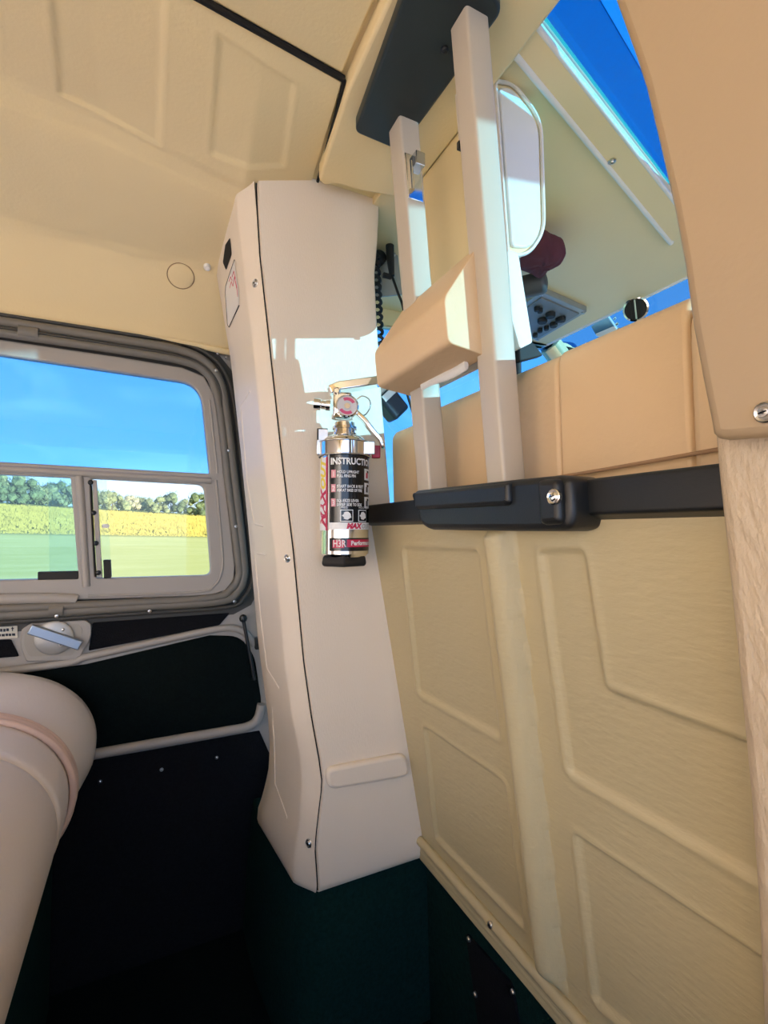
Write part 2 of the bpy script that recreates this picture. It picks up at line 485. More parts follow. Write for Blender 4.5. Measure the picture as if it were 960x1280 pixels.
# finisher strip between the liner and the door seal
tube('finisher', spline([onY(u, v, D) for u, v in [(-330, 336), (0, 387), (120, 406), (200, 421), (270, 437), (292, 441)]], 4), 0.006, CREAM, wl, seg=8)
for u, v in ((272, 442), (283, 447)):
    screw(onY(u, v, D + 0.001), (0, -1, 0), 0.0028, wl, washer=False)

door = struct('door_1', (0, D, -0.62))
UPPER = rl([(-330, 397), (0, 443), (250, 480), (262, 592), (0, 577), (-330, 560)], [0, 0, 26, 3, 0, 0], 7)
LOWL = rl([(-330, 584), (0, 593), (88, 597), (98, 723), (0, 725), (-330, 729)], [0, 0, 3, 3, 0, 0])
LOWR = rl([(113, 598), (255, 606), (264, 719), (119, 723)], [5, 9, 9, 5])
FRAME = [(-360, 372), (0, 424), (150, 446), (228, 459), (255, 470), (268, 492), (275, 530), (283, 610), (294, 706), (293, 724), (284, 738), (262, 745), (100, 750), (0, 753), (-360, 769)]
plate('window_frame', [dl(FRAME), dl(UPPER), dl(LOWL), dl(LOWR)], DF, 0.018, GREYD, door, bevel=0.003)
plate('seal_channel', [dl([(u + (8 if u > 250 else 0), v + (8 if v > 640 else -8)) for u, v in OPEN], D + 0.010), dl(rl([(-320, 385), (0, 434), (258, 470), (272, 600), (274, 732), (0, 742), (-320, 752)], [0, 0, 30, 0, 20, 0, 0]), D + 0.010)], ((0, D + 0.0095, 0), DF[1], DF[2], DF[3]), 0.004, SEALDK, door)
# pressed ribs on the frame
def door_tube(name, pix, r, m, n=5, flat=1.0, off=0.0, cyc=False):
    return tube(name, spline([onY(u, v, D - off) for u, v in pix], n, cyc), r, m, door, seg=10, flat=flat)
door_tube('frame_rib', [(-330, 574), (0, 586), (105, 592), (180, 596), (264, 601)], 0.0058, GREYD, flat=1.0)
door_tube('frame_rib', [(99, 595), (103, 650), (108, 733)], 0.0058, GREYD)
door_tube('frame_rib', [(270, 600), (278, 690), (277, 715), (268, 732), (245, 740), (110, 745)], 0.0022, GREYD)
door_tube('frame_rib', [(262, 500), (272, 592)], 0.0020, GREYD)
# panes
def pane(name, pix, m, y, parent=door):
    return plate(name, [dl(pix, y)], ((0, y, 0), DF[1], DF[2], DF[3]), 0.003, m, parent)
pane('pane', [(-330, 390), (0, 437), (262, 472), (270, 598), (0, 583), (-330, 566)], PANE, D + 0.008)
pane('pane', [(-330, 580), (0, 589), (93, 593), (102, 728), (0, 730), (-330, 734)], PANELOW, D + 0.008)
pane('pane', [(107, 592), (262, 600), (270, 726), (113, 729)], PANESM, D + 0.008)  # tinted pane added across the open window to dim the view outside
ps = pane('sliding_pane', rl([(60, 592), (133, 598), (139, 722), (62, 726)], 2), PANECL, D + 0.013)
# runner strip of the sliding pane with its screws, pull tab and catch
o = plate('pane_runner', [dl(rl([(115, 600), (121, 600), (128, 722), (121, 722)], 1.5))], ((0, D - 0.001, 0), DF[1], DF[2], DF[3]), 0.006, GREYD, door, bevel=0.001)
door_tube('runner_gasket', [(113.5, 600), (116, 660), (119.5, 721)], 0.0016, DARKSLOT)
for u, v in ((113, 603), (117, 641), (120, 679), (123, 716)):
    screw(onY(u, v, D - 0.002), (0, -1, 0), 0.0042, door, washer=False, m=mat('black_screw', (0.03, 0.03, 0.03), 0.3, 0.8))
plate('pull_tab', [dl(rl([(127, 655), (136, 655), (136, 660), (127, 660)], 2))], ((0, D + 0.006, 0), DF[1], DF[2], DF[3]), 0.004, WHITEV, door, bevel=0.001)
plate('pane_catch', [dl(rl([(129, 700), (138, 700), (139, 722), (130, 723)], 1))], ((0, D - 0.002, 0), DF[1], DF[2], DF[3]), 0.02, RUBBER, door, bevel=0.001)
plate('pane_catch', [dl(rl([(47, 715), (98, 714), (98, 724), (47, 725)], 1))], ((0, D + 0.0, 0), DF[1], DF[2], DF[3]), 0.012, RUBBER, door, bevel=0.001)
# door seals: bulky grey extrusion, dark lips either side
S1 = [(-330, 354), (0, 402), (150, 425), (220, 437), (254, 451), (274, 476), (283, 520), (294, 610), (304, 700), (304, 722), (296, 740), (276, 751), (180, 758), (0, 769), (-330, 787)]
S2 = [(-330, 367), (0, 416), (150, 438), (226, 451), (254, 463), (268, 484), (276, 522), (286, 610), (298, 702), (298, 722), (289, 736), (268, 747), (180, 753), (0, 761), (-330, 779)]
S0 = [(-330, 345), (0, 393), (150, 416), (226, 428), (264, 446), (285, 474), (295, 520), (305, 610), (315, 700), (315, 727), (305, 747), (284, 759), (180, 766), (0, 778), (-330, 798)]
door_tube('door_seal', S1, 0.0085, SEAL, off=0.002)
door_tube('door_seal', S2, 0.0072, SEAL, off=0.004)
door_tube('seal_lip', S0, 0.0042, SEALDK, off=0.0)
door_tube('seal_lip', [(u * 1.0, v + 7) if i < 6 else (u - 6, v) for i, (u, v) in enumerate(S1)][:9], 0.0024, SEALDK, off=0.008)
# seal joining sleeves
def sleeve(pa, pb):
    tube('seal_sleeve', [onY(*pa, D - 0.003), onY(*pb, D - 0.003)], 0.0115, SEAL, door, seg=12)
sleeve((24, 415), (49, 419)); sleeve((62, 763), (80, 762))
for u, v in ((270, 463), (286, 563), (295, 658), (293, 752), (187, 764), (71, 770)):
    screw(onY(u, v, D - 0.010), (0, -1, 0), 0.0034, door, washer=False)
# ledge bar under the glass
door_tube('sill_ledge', [(-330, 757), (0, 749), (60, 748), (90, 749), (96, 750)], 0.0085, GREYD, off=0.004, flat=0.7)

# lower door skin
LF = D + 0.010
plate('door_skin', [dl([(-330, 800), (0, 778), (180, 767), (300, 752), (352, 740), (352, 1000), (-330, 1200)], LF)], ((0, LF, 0), DF[1], DF[2], DF[3]), 0.015, GREYD, door)
plate('carpet_insert', [dl(rl([(116, 778), (287, 766), (274, 781), (111, 813)], 2), LF)], ((0, LF - 0.004, 0), DF[1], DF[2], DF[3]), 0.006, NAVY, door, bevel=0.001)
plate('carpet_insert', [dl(rl([(-330, 812), (14, 799), (24, 820), (-330, 850)], 2), LF)], ((0, LF - 0.004, 0), DF[1], DF[2], DF[3]), 0.006, NAVY, door, bevel=0.001)
tube('pocket_rim', spline([onY(u, v, LF - 0.004) for u, v in [(-330, 880), (60, 832), (108, 821), (200, 801), (262, 788), (288, 785), (306, 791), (318, 806)]], 5), 0.0065, GREYD, door, seg=10)
plate('door_pocket', [dl(rl([(-330, 890), (108, 830), (262, 794), (300, 795), (318, 820), (327, 880), (318, 902), (104, 941), (-330, 1020)], [0, 0, 0, 20, 10, 10, 10, 0, 0]), LF)], ((0, LF - 0.003, 0), DF[1], DF[2], DF[3]), 0.006, CARPET, door, bevel=0.001)
tube('pocket_lip', spline([onY(u, v, LF - 0.010) for u, v in [(-330, 1025), (60, 954), (105, 945), (200, 928), (280, 914), (310, 908), (322, 898), (327, 880)]], 5), 0.0085, GREYD, door, seg=10)
plate('kick_panel', [dl([(-330, 1040), (105, 952), (324, 913), (345, 960), (352, 1330), (-330, 1500)], LF)], ((0, LF - 0.003, 0), DF[1], DF[2], DF[3]), 0.006, NAVY, door)
for u, v in ((125, 977), (202, 962), (271, 947)):
    screw(onY(u, v, LF - 0.0035), (0, -1, 0), 0.0032, door, washer=False)
# latch escutcheon with handle
esc = plate('latch_escutcheon', [dl(rl([(28, 786), (40, 778), (108, 774), (115, 780), (114, 798), (98, 824), (34, 826), (26, 806)], [3, 5, 5, 5, 6, 4, 4, 8]), LF)], ((0, LF - 0.008, 0), DF[1], DF[2], DF[3]), 0.010, GREYD, door, bevel=0.002)
plate('latch_recess', [dl(rl([(33, 788), (42, 781), (98, 779), (105, 786), (92, 818), (38, 819), (31, 805)], [3, 4, 4, 8, 5, 4, 8]), LF)], ((0, LF - 0.0085, 0), DF[1], DF[2], DF[3]), 0.002, mat('latch_recess_paint', (0.33, 0.30, 0.25), 0.4), door)
pc = onY(68, 797, LF - 0.009)
hub = lathe('latch_hub', [(0.027, 0), (0.027, 0.003), (0.024, 0.005), (0, 0.005)], pc, (0, -1, 0), mat('satin_hub', (0.45, 0.45, 0.44), 0.45, 0.6), door, seg=28)
a = onY(37, 786, LF - 0.020); b = onY(101, 807, LF - 0.020); dd = (b - a).normalized()
hnd = obox('latch_handle', (a + b) / 2, (b - a) / 2, V((0, 0.0045, 0)), dd.cross(V((0, 1, 0))) * 0.0078, mat('blue_grey_metal', (0.30, 0.36, 0.44), 0.3, 0.7), hub, bevel=0.002)
screw(onY(76, 806, LF - 0.015), (0, -1, 0), 0.0035, hub, washer=True)
screw(onY(79, 787, LF - 0.014), (0, -1, 0), 0.0025, hub, washer=False)
# worn placard beside the latch
pcd = plate('latch_placard', [dl(rl([(-24, 785), (22, 782), (22, 797), (-24, 800)], 1), LF)], ((0, LF - 0.002, 0), DF[1], DF[2], DF[3]), 0.003, mat('placard_ivory', (0.62, 0.58, 0.48), 0.5), door)
tv = []; tf = []
def quad_marks(marks, y):
    v = []; f = []
    for (u0, v0, u1, v1) in marks:
        b = len(v)
        v += [onY(u0, v0, y), onY(u1, v0, y), onY(u1, v1, y), onY(u0, v1, y)]; f.append((b, b + 1, b + 2, b + 3))
    return v, f
mv, mf = quad_marks([(-12, 786, -8, 790), (-6, 786, -2, 790), (0, 786, 3, 789.5), (4, 786, 7, 789.5), (8, 785.5, 11, 789), (15, 783.5, 16.2, 789), (13.8, 785, 17.4, 786), (-12, 793, -9, 796), (-7, 793, -4, 796), (-2, 792.5, 1, 795.5), (2, 792.5, 6, 795.5), (7, 792, 10, 795), (11, 792, 14, 795), (15, 791.7, 19, 794.7)], LF - 0.0025)
mk('placard_print', mv, mf, BLACKINK, pcd)
# door stay rod
st = onY(304, 773, LF - 0.012); en = onY(318, 850, LF - 0.02)
rod = tube('door_stay', [st, en], 0.0032, BLACKP, door, seg=8)
lathe('stay_ball', [(0, -0.008), (0.006, -0.005), (0.0075, 0), (0.006, 0.005), (0, 0.008)], st, (0, 0, 1), BLACKP, rod)
obox('stay_clip', onY(322, 804, LF - 0.012), (0.005, 0, 0), (0, 0.006, 0), (0, 0, 0.011), BLACKP, rod, bevel=0.002)

# ------------------------------------------------------------------ bulkhead behind the front seats
wf = struct('wall_front', (P0, 0.4, -0.5))
def bk(u, v, off=0.0):
    return onP(u, v, (1, 0, PK), P0 - off)
Ys = np.arange(0.10, 0.7001, 0.0028); Zs = np.arange(-0.490, 0.0301, 0.0028)
G = np.array([(y, z) for y in Ys for z in Zs]); H = np.zeros(len(G))
RECESS = [rl([(504, 685), (597, 689), (624, 921), (523, 866)], 5),
          rl([(531, 909), (630, 978), (654, 1157), (545, 1047)], 5),
          rl([(676, 690), (729, 688), (756, 862), (990, 950), (1010, 1135), (712, 966)], [4, 8, 12, 5, 5, 8]),
          rl([(721, 1045), (1000, 1230), (1010, 1480), (745, 1252)], 4)]
for pl in RECESS:
    q = [((b := bk(*a)).y, b.z) for a in pl]
    d = sdf_poly(G, q)
    H -= 0.0035 * (1 - sstep(-0.003, 0.003, d)) - 0.0016 * np.exp(-((d - 0.004) / 0.003) ** 2)
# vertical rib: swells gently on its outboard side, falls away sharply inboard
ra = bk(640, 664); rb = bk(706, 1236)
yc = ra.y + (rb.y - ra.y) * (ra.z - G[:, 1]) / (ra.z - rb.z)
dr = G[:, 0] - yc
tt = np.clip((dr + 0.003) / 0.042, 0, 1)
prof = np.where(tt < 0.42, np.sqrt(np.clip(1 - (1 - tt / 0.42) ** 2, 0, 1)), 0.5 + 0.5 * np.cos(np.pi * (tt - 0.42) / 0.58))
endf = sstep(rb.z - 0.012, rb.z + 0.02, G[:, 1]) * (1 - sstep(ra.z - 0.004, ra.z + 0.012, G[:, 1]))
H += 0.020 * prof * endf
nrm = V((-1, 0, -PK)).normalized()
vv = [(P0 - PK * z + nrm.x * h, y, z + nrm.z * h) for (y, z), h in zip(G, H)]
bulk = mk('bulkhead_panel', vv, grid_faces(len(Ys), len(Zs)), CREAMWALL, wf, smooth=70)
BT = bvh([bulk])
# sill mouldings along the foot of the bulkhead
def bx(z): return P0 - PK * z
for (dz, r, dx) in ((-0.470, 0.0070, 0.004), (-0.487, 0.010, -0.002)):
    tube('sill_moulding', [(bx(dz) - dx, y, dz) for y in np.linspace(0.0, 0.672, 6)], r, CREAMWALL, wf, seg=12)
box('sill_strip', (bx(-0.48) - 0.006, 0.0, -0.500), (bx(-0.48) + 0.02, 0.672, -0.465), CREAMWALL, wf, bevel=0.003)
screw(onX(613, 1156, bx(-0.475) - 0.011), (-1, 0, 0.2), 0.0042, wf, washer=False)
# carpeted heel board below the sill, with a dark recessed cover plate
hb = box('heel_board', (bx(-0.50) + 0.006, 0.0, FLOOR), (bx(-0.50) + 0.022, 0.70, -0.494), CARPETG, wf)
HX = bx(-0.50) + 0.005
def hx(pix): return [((q := onX(u, v, HX)).y, q.z) for u, v in pix]
plate('cover_plate', [hx(rl([(583, 1165), (640, 1228), (660, 1330), (600, 1290)], [6, 6, 6, 6]))], ((HX - 0.002, 0, 0), (0, 1, 0), (0, 0, 1), (-1, 0, 0)), 0.004, NAVY, wf, bevel=0.001)
for u, v in ((586, 1174), (594, 1243), (641, 1240)):
    screw(onX(u, v, HX - 0.004), (-1, 0, 0), 0.0036, wf, washer=False)

# ------------------------------------------------------------------ door post cover with carpeted foot
YA, YF, YC = 0.86, 0.690, 0.660
E_left = [(268, 330), (278, 390), (288, 450), (300, 560), (310, 660), (322, 800), (334, 890), (337, 930), (335, 962), (328, 992), (321, 1012), (321, 1022)]
E_fold = [(293, 232), (305, 340), (317, 440), (328, 560), (345, 700), (356, 830), (366, 900), (375, 945), (378, 980), (374, 1030), (367, 1080), (366, 1108)]
E_seam = [(319, 222), (325, 320), (338, 440), (351, 560), (367, 690), (380, 830), (390, 900), (399, 950), (403, 980), (397, 1030), (394, 1060), (397, 1104)]
E_right = [(476, 225), (475, 250), (473, 300), (469, 345), (473, 420), (478, 500), (488, 620), (497, 740), (506, 830), (518, 950), (527, 1015), (537, 1062)]
def edge_fn(pix, y):
    q = [onY(u, v, y) for u, v in pix]
    z = np.array([p.z for p in q][::-1]); x = np.array([p.x for p in q][::-1])
    return lambda t: float(np.interp(t, z, x))
fL, fF, fS, fR = edge_fn(E_left, YA), edge_fn(E_fold, YF), edge_fn(E_seam, YC), edge_fn(E_right, YC)
post = thing('door_post_cover', 'tall ivory moulded cover over the door post beside the rear door', 'post cover', (0.25, 0.7, -0.5))
ZB = -0.500
levels = [ZB, ZB + 0.004, ZB + 0.012] + list(np.linspace(ZB + 0.03, 0.44, 60))
rows = []
for z in levels:
    inn = 0.006 if z == ZB else (0.002 if z == levels[1] else 0.0)
    ztop = lambda lim: min(z, lim)
    L = V((fL(ztop(0.446)), YA, ztop(0.446)))
    kf = 1.0 if z < 0.43 else 1.0
    F = V((fF(z), YF, z)); S = V((fS(z), YC, z))
    L.x += inn; F.x += inn; F.y += inn * 0.5; S.y += inn
    row = [L + V((0.10, 0.03, 0)), L + V((0.004, 0.004, 0)), L + V((0, -0.003, 0))]
    for t in (0.25, 0.5, 0.75): row.append(L.lerp(F, t))
    row += [F + (L - F).normalized() * 0.008, F + (L - F).normalized() * 0.0028 + (S - F).normalized() * 0.0004, F + (S - F).normalized() * 0.0035 + V((0, 0.0004, 0)), F.lerp(S, 0.5), F.lerp(S, 0.85), S + V((-0.0012, 0.0004, 0)), S + V((-0.0002, 0.003, 0)), S + V((0.0003, 0.02, 0))]
    rows.append(row)
# top rows rise to the liner, which drops outboard
top = []
def liner_z(y): return float(np.interp(y, [p[0] for p in SEC], [p[1] for p in SEC]))
for p in rows[-1]:
    zt = liner_z(p.y) + 0.004
    if p.y >= YA - 0.01: zt = p.z + 0.01
    top.append(V((p.x - 0.09 * (zt - p.z), p.y, max(zt, p.z))))
rows.append(top)
side_cover = loft('side_cover', rows, POSTC, post, closed=False, caps=False, smooth=50)
rows = []
for z in levels + [0.475, 0.510]:
    inn = 0.006 if z == ZB else (0.002 if z == levels[1] else 0.0)
    S = V((fS(min(z, 0.462)) + 0.0016, YC + inn, z)); R = V((fR(min(z, 0.505)), YC + inn, z))
    rows.append([S + V((-0.0004, 0.02, 0)), S + V((0.0002, 0.003, 0)), S + V((0.0018, 0.0, 0)), S.lerp(R, 0.2), S.lerp(R, 0.4), S.lerp(R, 0.6), S.lerp(R, 0.8), R + V((-0.004, 0, 0)), R + V((-0.0012, 0.0010, 0)), R + V((0, 0.004, 0)), R + V((0.002, 0.10, 0))])
face_cover = loft('face_cover', rows, POSTC, post, closed=False, caps=False, smooth=50)
rows = [[V((fS(min(z, 0.46)) + dx, YC + 0.004, z)) for dx in (-0.0002, 0.0030)] for z in np.linspace(ZB + 0.004, 0.50, 40)]
loft('seam_gap', rows, DARKSLOT, post, closed=False, caps=False)  # dark strip: shade inside the seam put into the colour
# bottom closing faces, top gap line
PT = bvh([side_cover, face_cover])
for u, v in ((319, 354), (359, 698), (386, 1054)):
    p, n = hit(PT, u, v)
    screw(p, n, 0.0058, post)
# raised pad across the face
def cf(pix, y=YC): return [((q := onY(u, v, y)).x, q.z) for u, v in pix]
plate('raised_bar', [cf(rl([(405, 958), (506, 939), (510, 968), (408, 985)], 13, 6))], ((0, YC - 0.009, 0), (1, 0, 0), (0, 0, 1), (0, -1, 0)), 0.012, POSTC, post, bevel=0.005)
# pressed outlines on the side cover
def surf_line(tree, pix, r, name, parent, m, sink=0.3):
    pts = []
    for i in range(len(pix) - 1):
        for t in np.linspace(0, 1, 7)[(0 if i == 0 else 1):]:
            p, n = hit(tree, pix[i][0] + (pix[i + 1][0] - pix[i][0]) * t, pix[i][1] + (pix[i + 1][1] - pix[i][1]) * t)
            if p is not None: pts.append(p - n * r * sink)
    if len(pts) > 2: return tube(name, pts, r, m, parent, seg=8)
for line in ([(312, 489), (301, 507), (309, 600), (318, 655), (330, 658)], [(322, 692), (333, 694)], [(318, 690), (326, 770), (334, 836), (349, 860)], [(340, 884), (343, 930), (344, 980), (359, 1022)]):
    surf_line(PT, line, 0.0018, 'pressed_line', post, POSTC, 0.45)
# dark slot and caution placard on the side cover
def surf_patch(tree, pix, off, name, parent, m, sub=3):
    ps = []
    for u, v in pix:
        p, n = hit(tree, u, v); ps.append(p + n * off)
    return mk(name, ps, [tuple(range(len(ps)))], m, parent, smooth=0)
surf_patch(PT, rl([(288, 297), (290, 318), (283, 338), (279, 328), (282, 306)], 2), 0.0006, 'slot', post, DARKSLOT)
pl = surf_patch(PT, [(293.5, 325), (283, 357), (282.3, 365), (285, 406), (286.5, 409), (299, 380), (300, 372)], 0.0008, 'caution_placard', post, WHITEV)
surf_line(PT, [(293.5, 325), (283, 357), (282.3, 365), (285, 406), (286.8, 409), (299.5, 382)], 0.0007, 'placard_border', pl, BLACKINK, -1.0)
for ln in ([(287, 352), (289, 346), (291, 351)], [(291, 346), (293, 339), (295, 348)], [(288, 360), (290, 352), (292, 358)], [(292, 358), (294, 346), (297, 360)], [(295, 352), (297, 362), (298, 371)]):
    surf_line(PT, ln, 0.0007, 'placard_print', pl, REDINK, -1.0)
for ln in ([(287, 370), (290, 380), (293, 366)], [(286, 392), (289, 395), (293, 384)], [(289, 399), (291, 396)]):
    surf_line(PT, ln, 0.0004, 'placard_print', pl, BLACKINK, -1.0)

# carpeted foot of the door post
foot = thing('carpeted_plinth', 'teal green carpeted plinth below the ivory door post cover', 'plinth', (0.28, 0.75, FLOOR))
rings = []
for z, gx, gy in ((FLOOR, -0.006, -0.002), (-0.62, 0.0, 0.004), (ZB - 0.0005, 0.010, 0.008)):
    xl, xf, xr = fL(ZB) + gx, fF(ZB) + gx, bx(-0.52) + 0.012
    rings.append([V((xl, YA - 0.01, z)), V((xf, YF + gy, z)), V((xf + 0.012, YC + gy + 0.012, z)), V((xf + 0.03, YC + gy, z)), V((xr, YC + gy, z)), V((xr, D, z)), V((xl, D, z))])
loft('carpet_cover', rings, CARPETG, foot, bevel=0.006)

# ------------------------------------------------------------------ bench seat
bench = thing('bench_seat', 'pale leather rear bench seat with pinkish piped edge and rolled end bolster', 'seat', (-0.4, 0.1, FLOOR))
PROF = [(-0.75, -0.222), (-0.55, -0.214), (-0.38, -0.214), (-0.28, -0.220), (-0.20, -0.230), (-0.150, -0.246), (-0.115, -0.272), (-0.094, -0.305), (-0.087, -0.340), (-0.093, -0.375), (-0.112, -0.405), (-0.150, -0.430), (-0.4, -0.44), (-0.75, -0.44)]
PR = spline([V((a, 0, b)) for a, b in PROF[:12]], 4)
PR = [(p.x, p.z) for p in PR] + PROF[12:]
cx, cz = -0.42, -0.33
def ring(y, s=0.0):
    out = []
    for x, z in PR:
        v = V((x - cx, z - cz)); L = v.length
        out.append(V((x + v.x / L * s, y, z + v.y / L * s)))
    return out
ys = [(-0.74, -0.03), (-0.73, -0.01), (-0.70, 0.0)] + [(y, 0.0) for y in np.linspace(-0.6, 0.60, 14)] + [(0.664, 0.0), (0.676, -0.001), (0.680, -0.0045), (0.684, -0.001), (0.695, 0.001), (0.74, 0.001), (0.765, -0.001), (0.775, -0.006)]
loft('cushion', [ring(y, s) for y, s in ys], SEATL, bench, smooth=60)
ys = [(0.776, -0.010), (0.784, -0.004), (0.80, 0.001), (0.83, 0.004), (0.86, 0.010), (0.89, 0.015), (0.912, 0.014), (0.926, 0.004), (0.934, -0.012), (0.937, -0.04)]
loft('end_bolster', [[p + V((max(0, (s > 0.003) * 0.004), 0, 0.012 * sstep(0.79, 0.90, y))) for p in ring(y, s)] for y, s in ys], SEATL, bench, smooth=60)
for y in (0.766, 0.785):
    tube('piping', ring(y, 0.0035)[:44], 0.0045, PIPE, bench, seg=8)
tube('piping', ring(0.7755, 0.0)[:44], 0.0075, PIPE, bench, seg=8)
tube('stitch_seam', [p + V((0, 0, 0)) for p in ring(0.905, 0.0155)[:36]], 0.0011, PIPE, bench, seg=6)
box('seat_base', (-0.75, -0.74, FLOOR), (-0.125, 0.93, -0.425), CARPETG, bench, bevel=0.01)

# ------------------------------------------------------------------ rail on top of the bulkhead
rail = thing('bulkhead_rail', 'black rail capping the cream bulkhead under the tan seat back', 'rail', (0.30, 0.4, 0.0))
def rx(u, v, x): q = onX(u, v, x); return q
RZ0, RZ1 = 0.012, 0.038
prism('rail_bar', rl([(bx(0.02) - 0.012, RZ0), (bx(0.02) - 0.012, RZ1), (bx(0.02) + 0.03, RZ1 + 0.002), (bx(0.02) + 0.03, RZ0 - 0.01)], 0.003), 'y', 0.03, 0.70, BLACKP, rail)
RXC = 0.268
CV = [(516, 613), (640, 599), (700, 593), (713, 596), (716, 640), (711, 660), (700, 664), (640, 664), (534, 662), (524, 655), (520, 630)]
def cx_(pix, x): return [((q := onX(u, v, x)).y, q.z) for u, v in pix]
cover = thing('post_socket_cover', 'black moulded cover at the foot of the two square posts', 'cover', (0.27, 0.4, 0.0))
def cv_ring(x, dx, shrink):
    q = cx_(CV, RXC); c = np.mean(q, axis=0)
    return [V((x, c[0] + (p[0] - c[0]) * shrink, c[1] + (p[1] - c[1]) * shrink)) for p in q]
# moulded body: flat lower face, upper half standing proud, swelling round the screw boss
body = plate('cover_body', [rl(cx_(CV, RXC), 0.006, 3)], ((RXC, 0, 0), (0, 1, 0), (0, 0, 1), (-1, 0, 0)), 0.035, BLACKP, cover, bevel=0.006)
plate('cover_step', [rl(cx_([(519, 616), (640, 603), (641, 628), (636, 632), (523, 637)], RXC), 0.003)], ((RXC - 0.005, 0, 0), (0, 1, 0), (0, 0, 1), (-1, 0, 0)), 0.02, BLACKP, cover, bevel=0.004)
plate('screw_boss', [rl(cx_([(676, 600), (704, 598), (707, 655), (680, 657)], RXC), 0.006, 5)], ((RXC - 0.006, 0, 0), (0, 1, 0), (0, 0, 1), (-1, 0, 0)), 0.02, BLACKP, cover, bevel=0.005)
screw(onX(692, 621, RXC - 0.0065), (-1, -0.1, 0.05), 0.0058, cover, m=mat('bright_screw', (0.8, 0.8, 0.8), 0.15, 1.0))

# ------------------------------------------------------------------ square posts
def sq_post(name, y0, w, label, zt):
    t = thing(name, label, 'post', (0.28, y0 + w / 2, 0.04), 'pair of square posts')
    rings = []
    for z in (0.030, 0.30, zt):
        x = 0.287 - 0.089 * (z - 0.045)
        rings.append([V((x + px_, y0 + py_, z)) for px_, py_ in rl([(0, 0), (0, w), (0.026, w), (0.026, 0)], 0.0035, 3)])
    loft('tube', rings, POSTM, t, smooth=40)
    return t
post_b = sq_post('square_post', 0.345, 0.0265, 'champagne square post ending at the end of the dark roof plate nearer the tan column', 0.476)
post_a = sq_post('square_post', 0.474, 0.0290, 'champagne square post with chrome latch, the one nearer the fire extinguisher', 0.476)
def xpost(z): return 0.287 - 0.089 * (z - 0.045)
# chrome latch on the starboard face near the top
lz = 0.405
lat = obox('latch_plate', (xpost(lz) + 0.012, 0.4735, lz), (0.010, 0, 0), (0, 0.0015, 0), (-0.0025, 0, 0.026), CHROME, post_a, bevel=0.001)
tube('latch_pin', [(xpost(0.415) + 0.006, 0.4705, 0.420), (xpost(0.39) + 0.006, 0.4705, 0.388)], 0.0035, CHROME, lat, seg=10)
obox('latch_tongue', (xpost(0.42) + 0.017, 0.469, 0.424), (0.006, 0, 0), (0, 0.005, 0), (0, 0, 0.008), STEEL, lat, bevel=0.001)
lat2 = obox('latch_plate', (xpost(0.395) + 0.010, 0.3730, 0.395), (0.008, 0, 0), (0, 0.0015, 0), (-0.002, 0, 0.022), POSTM, post_b, bevel=0.001)
box('latch_hook', (xpost(0.37) + 0.002, 0.3735, 0.366), (xpost(0.37) + 0.014, 0.378, 0.374), BLACKP, lat2, bevel=0.001)

# cushion pads clipped round the posts
pad = thing('post_headrest', 'wedge shaped tan padded headrest strapped across the two square posts', 'headrest', (0.26, 0.43, 0.15))
hy = lambda pix, y: [((q := onY(u, v, y)).x, q.z) for u, v in pix]
HC = hy([(609, 306), (598, 305), (555, 372), (560, 428), (612, 446), (622, 432)], 0.362)
prism('rear_cushion', rl(HC, [0.003, 0.004, 0.006, 0.006, 0.004, 0.003], 4), 'y', 0.362, 0.512, TAN, pad, bevel=0.006)
prism('end_piping', hy([(609, 307), (597, 307), (609, 430), (621, 431)], 0.3612), 'y', 0.3605, 0.3645, WHITEV, pad, bevel=0.0012)
fc = prism('front_cushion', rl(hy([(634, 312), (648, 316), (666, 428), (650, 436), (640, 400)], 0.352), 0.003, 3), 'y', 0.352, 0.520, WHITEV, pad, bevel=0.005)  # sun on this half of the pad is put into its white colour
# under-strap and buckle below the cushion
tube('strap', [(HC[4][0] - 0.010, y, HC[4][1] - 0.001 - 0.002 * math.sin((y - 0.38) * 60)) for y in np.linspace(0.385, 0.47, 12)], 0.0055, WHITEV, pad, seg=8, flat=0.45)
box('clip', (HC[5][0] - 0.006, 0.3535, HC[5][1] - 0.010), (HC[5][0] + 0.004, 0.364, HC[5][1] + 0.004), PLATEM, pad, bevel=0.002)
box('clip_pin', (HC[5][0] - 0.004, 0.352, HC[5][1] - 0.003), (HC[5][0] + 0.001, 0.354, HC[5][1] + 0.008), RUBBER, pad)
prism('bracket', hy([(648, 434), (666, 426), (680, 444), (650, 452)], 0.362), 'y', 0.362, 0.372, RUBBER, pad, bevel=0.002)
box('bracket', (0.316, 0.372, 0.150), (0.326, 0.392, 0.178), RUBBER, pad, bevel=0.002)

# upper headrest of the front seat, ahead of the posts
uh = thing('front_seat_headrest', 'tall ivory headrest with its sunlit side coloured white standing ahead of the posts', 'headrest', (0.36, 0.49, 0.1))
hp = rl(hy([(634, 322), (618, 103), (640, 106), (675, 150), (679, 290), (660, 318)], 0.412), [0.006, 0.006, 0.01, 0.03, 0.03, 0.02], 6)
prism('headrest_body', hp, 'y', 0.412, 0.571, CREAM, uh, bevel=0.005)
hp2 = rl(hy([(640, 308), (624, 108), (640, 109), (674, 152), (677, 288), (664, 310)], 0.4085), [0.006, 0.006, 0.01, 0.03, 0.03, 0.02], 6)
prism('sunlit_side', hp2, 'y', 0.4085, 0.414, WHITEV, uh, bevel=0.002)  # white colour stands in for sun on the headrest's starboard side
tube('side_piping', [V((x, 0.4105, z)) for x, z in hp + hp[:1]], 0.0022, WHITEV, uh, seg=6)
tube('worn_edge', [(hp[3][0] - 0.001 + (0.44 - z) * 0.03, 0.5715, z) for z in np.linspace(0.30, 0.440, 9)], 0.0038, REDBROWN, uh, seg=8)
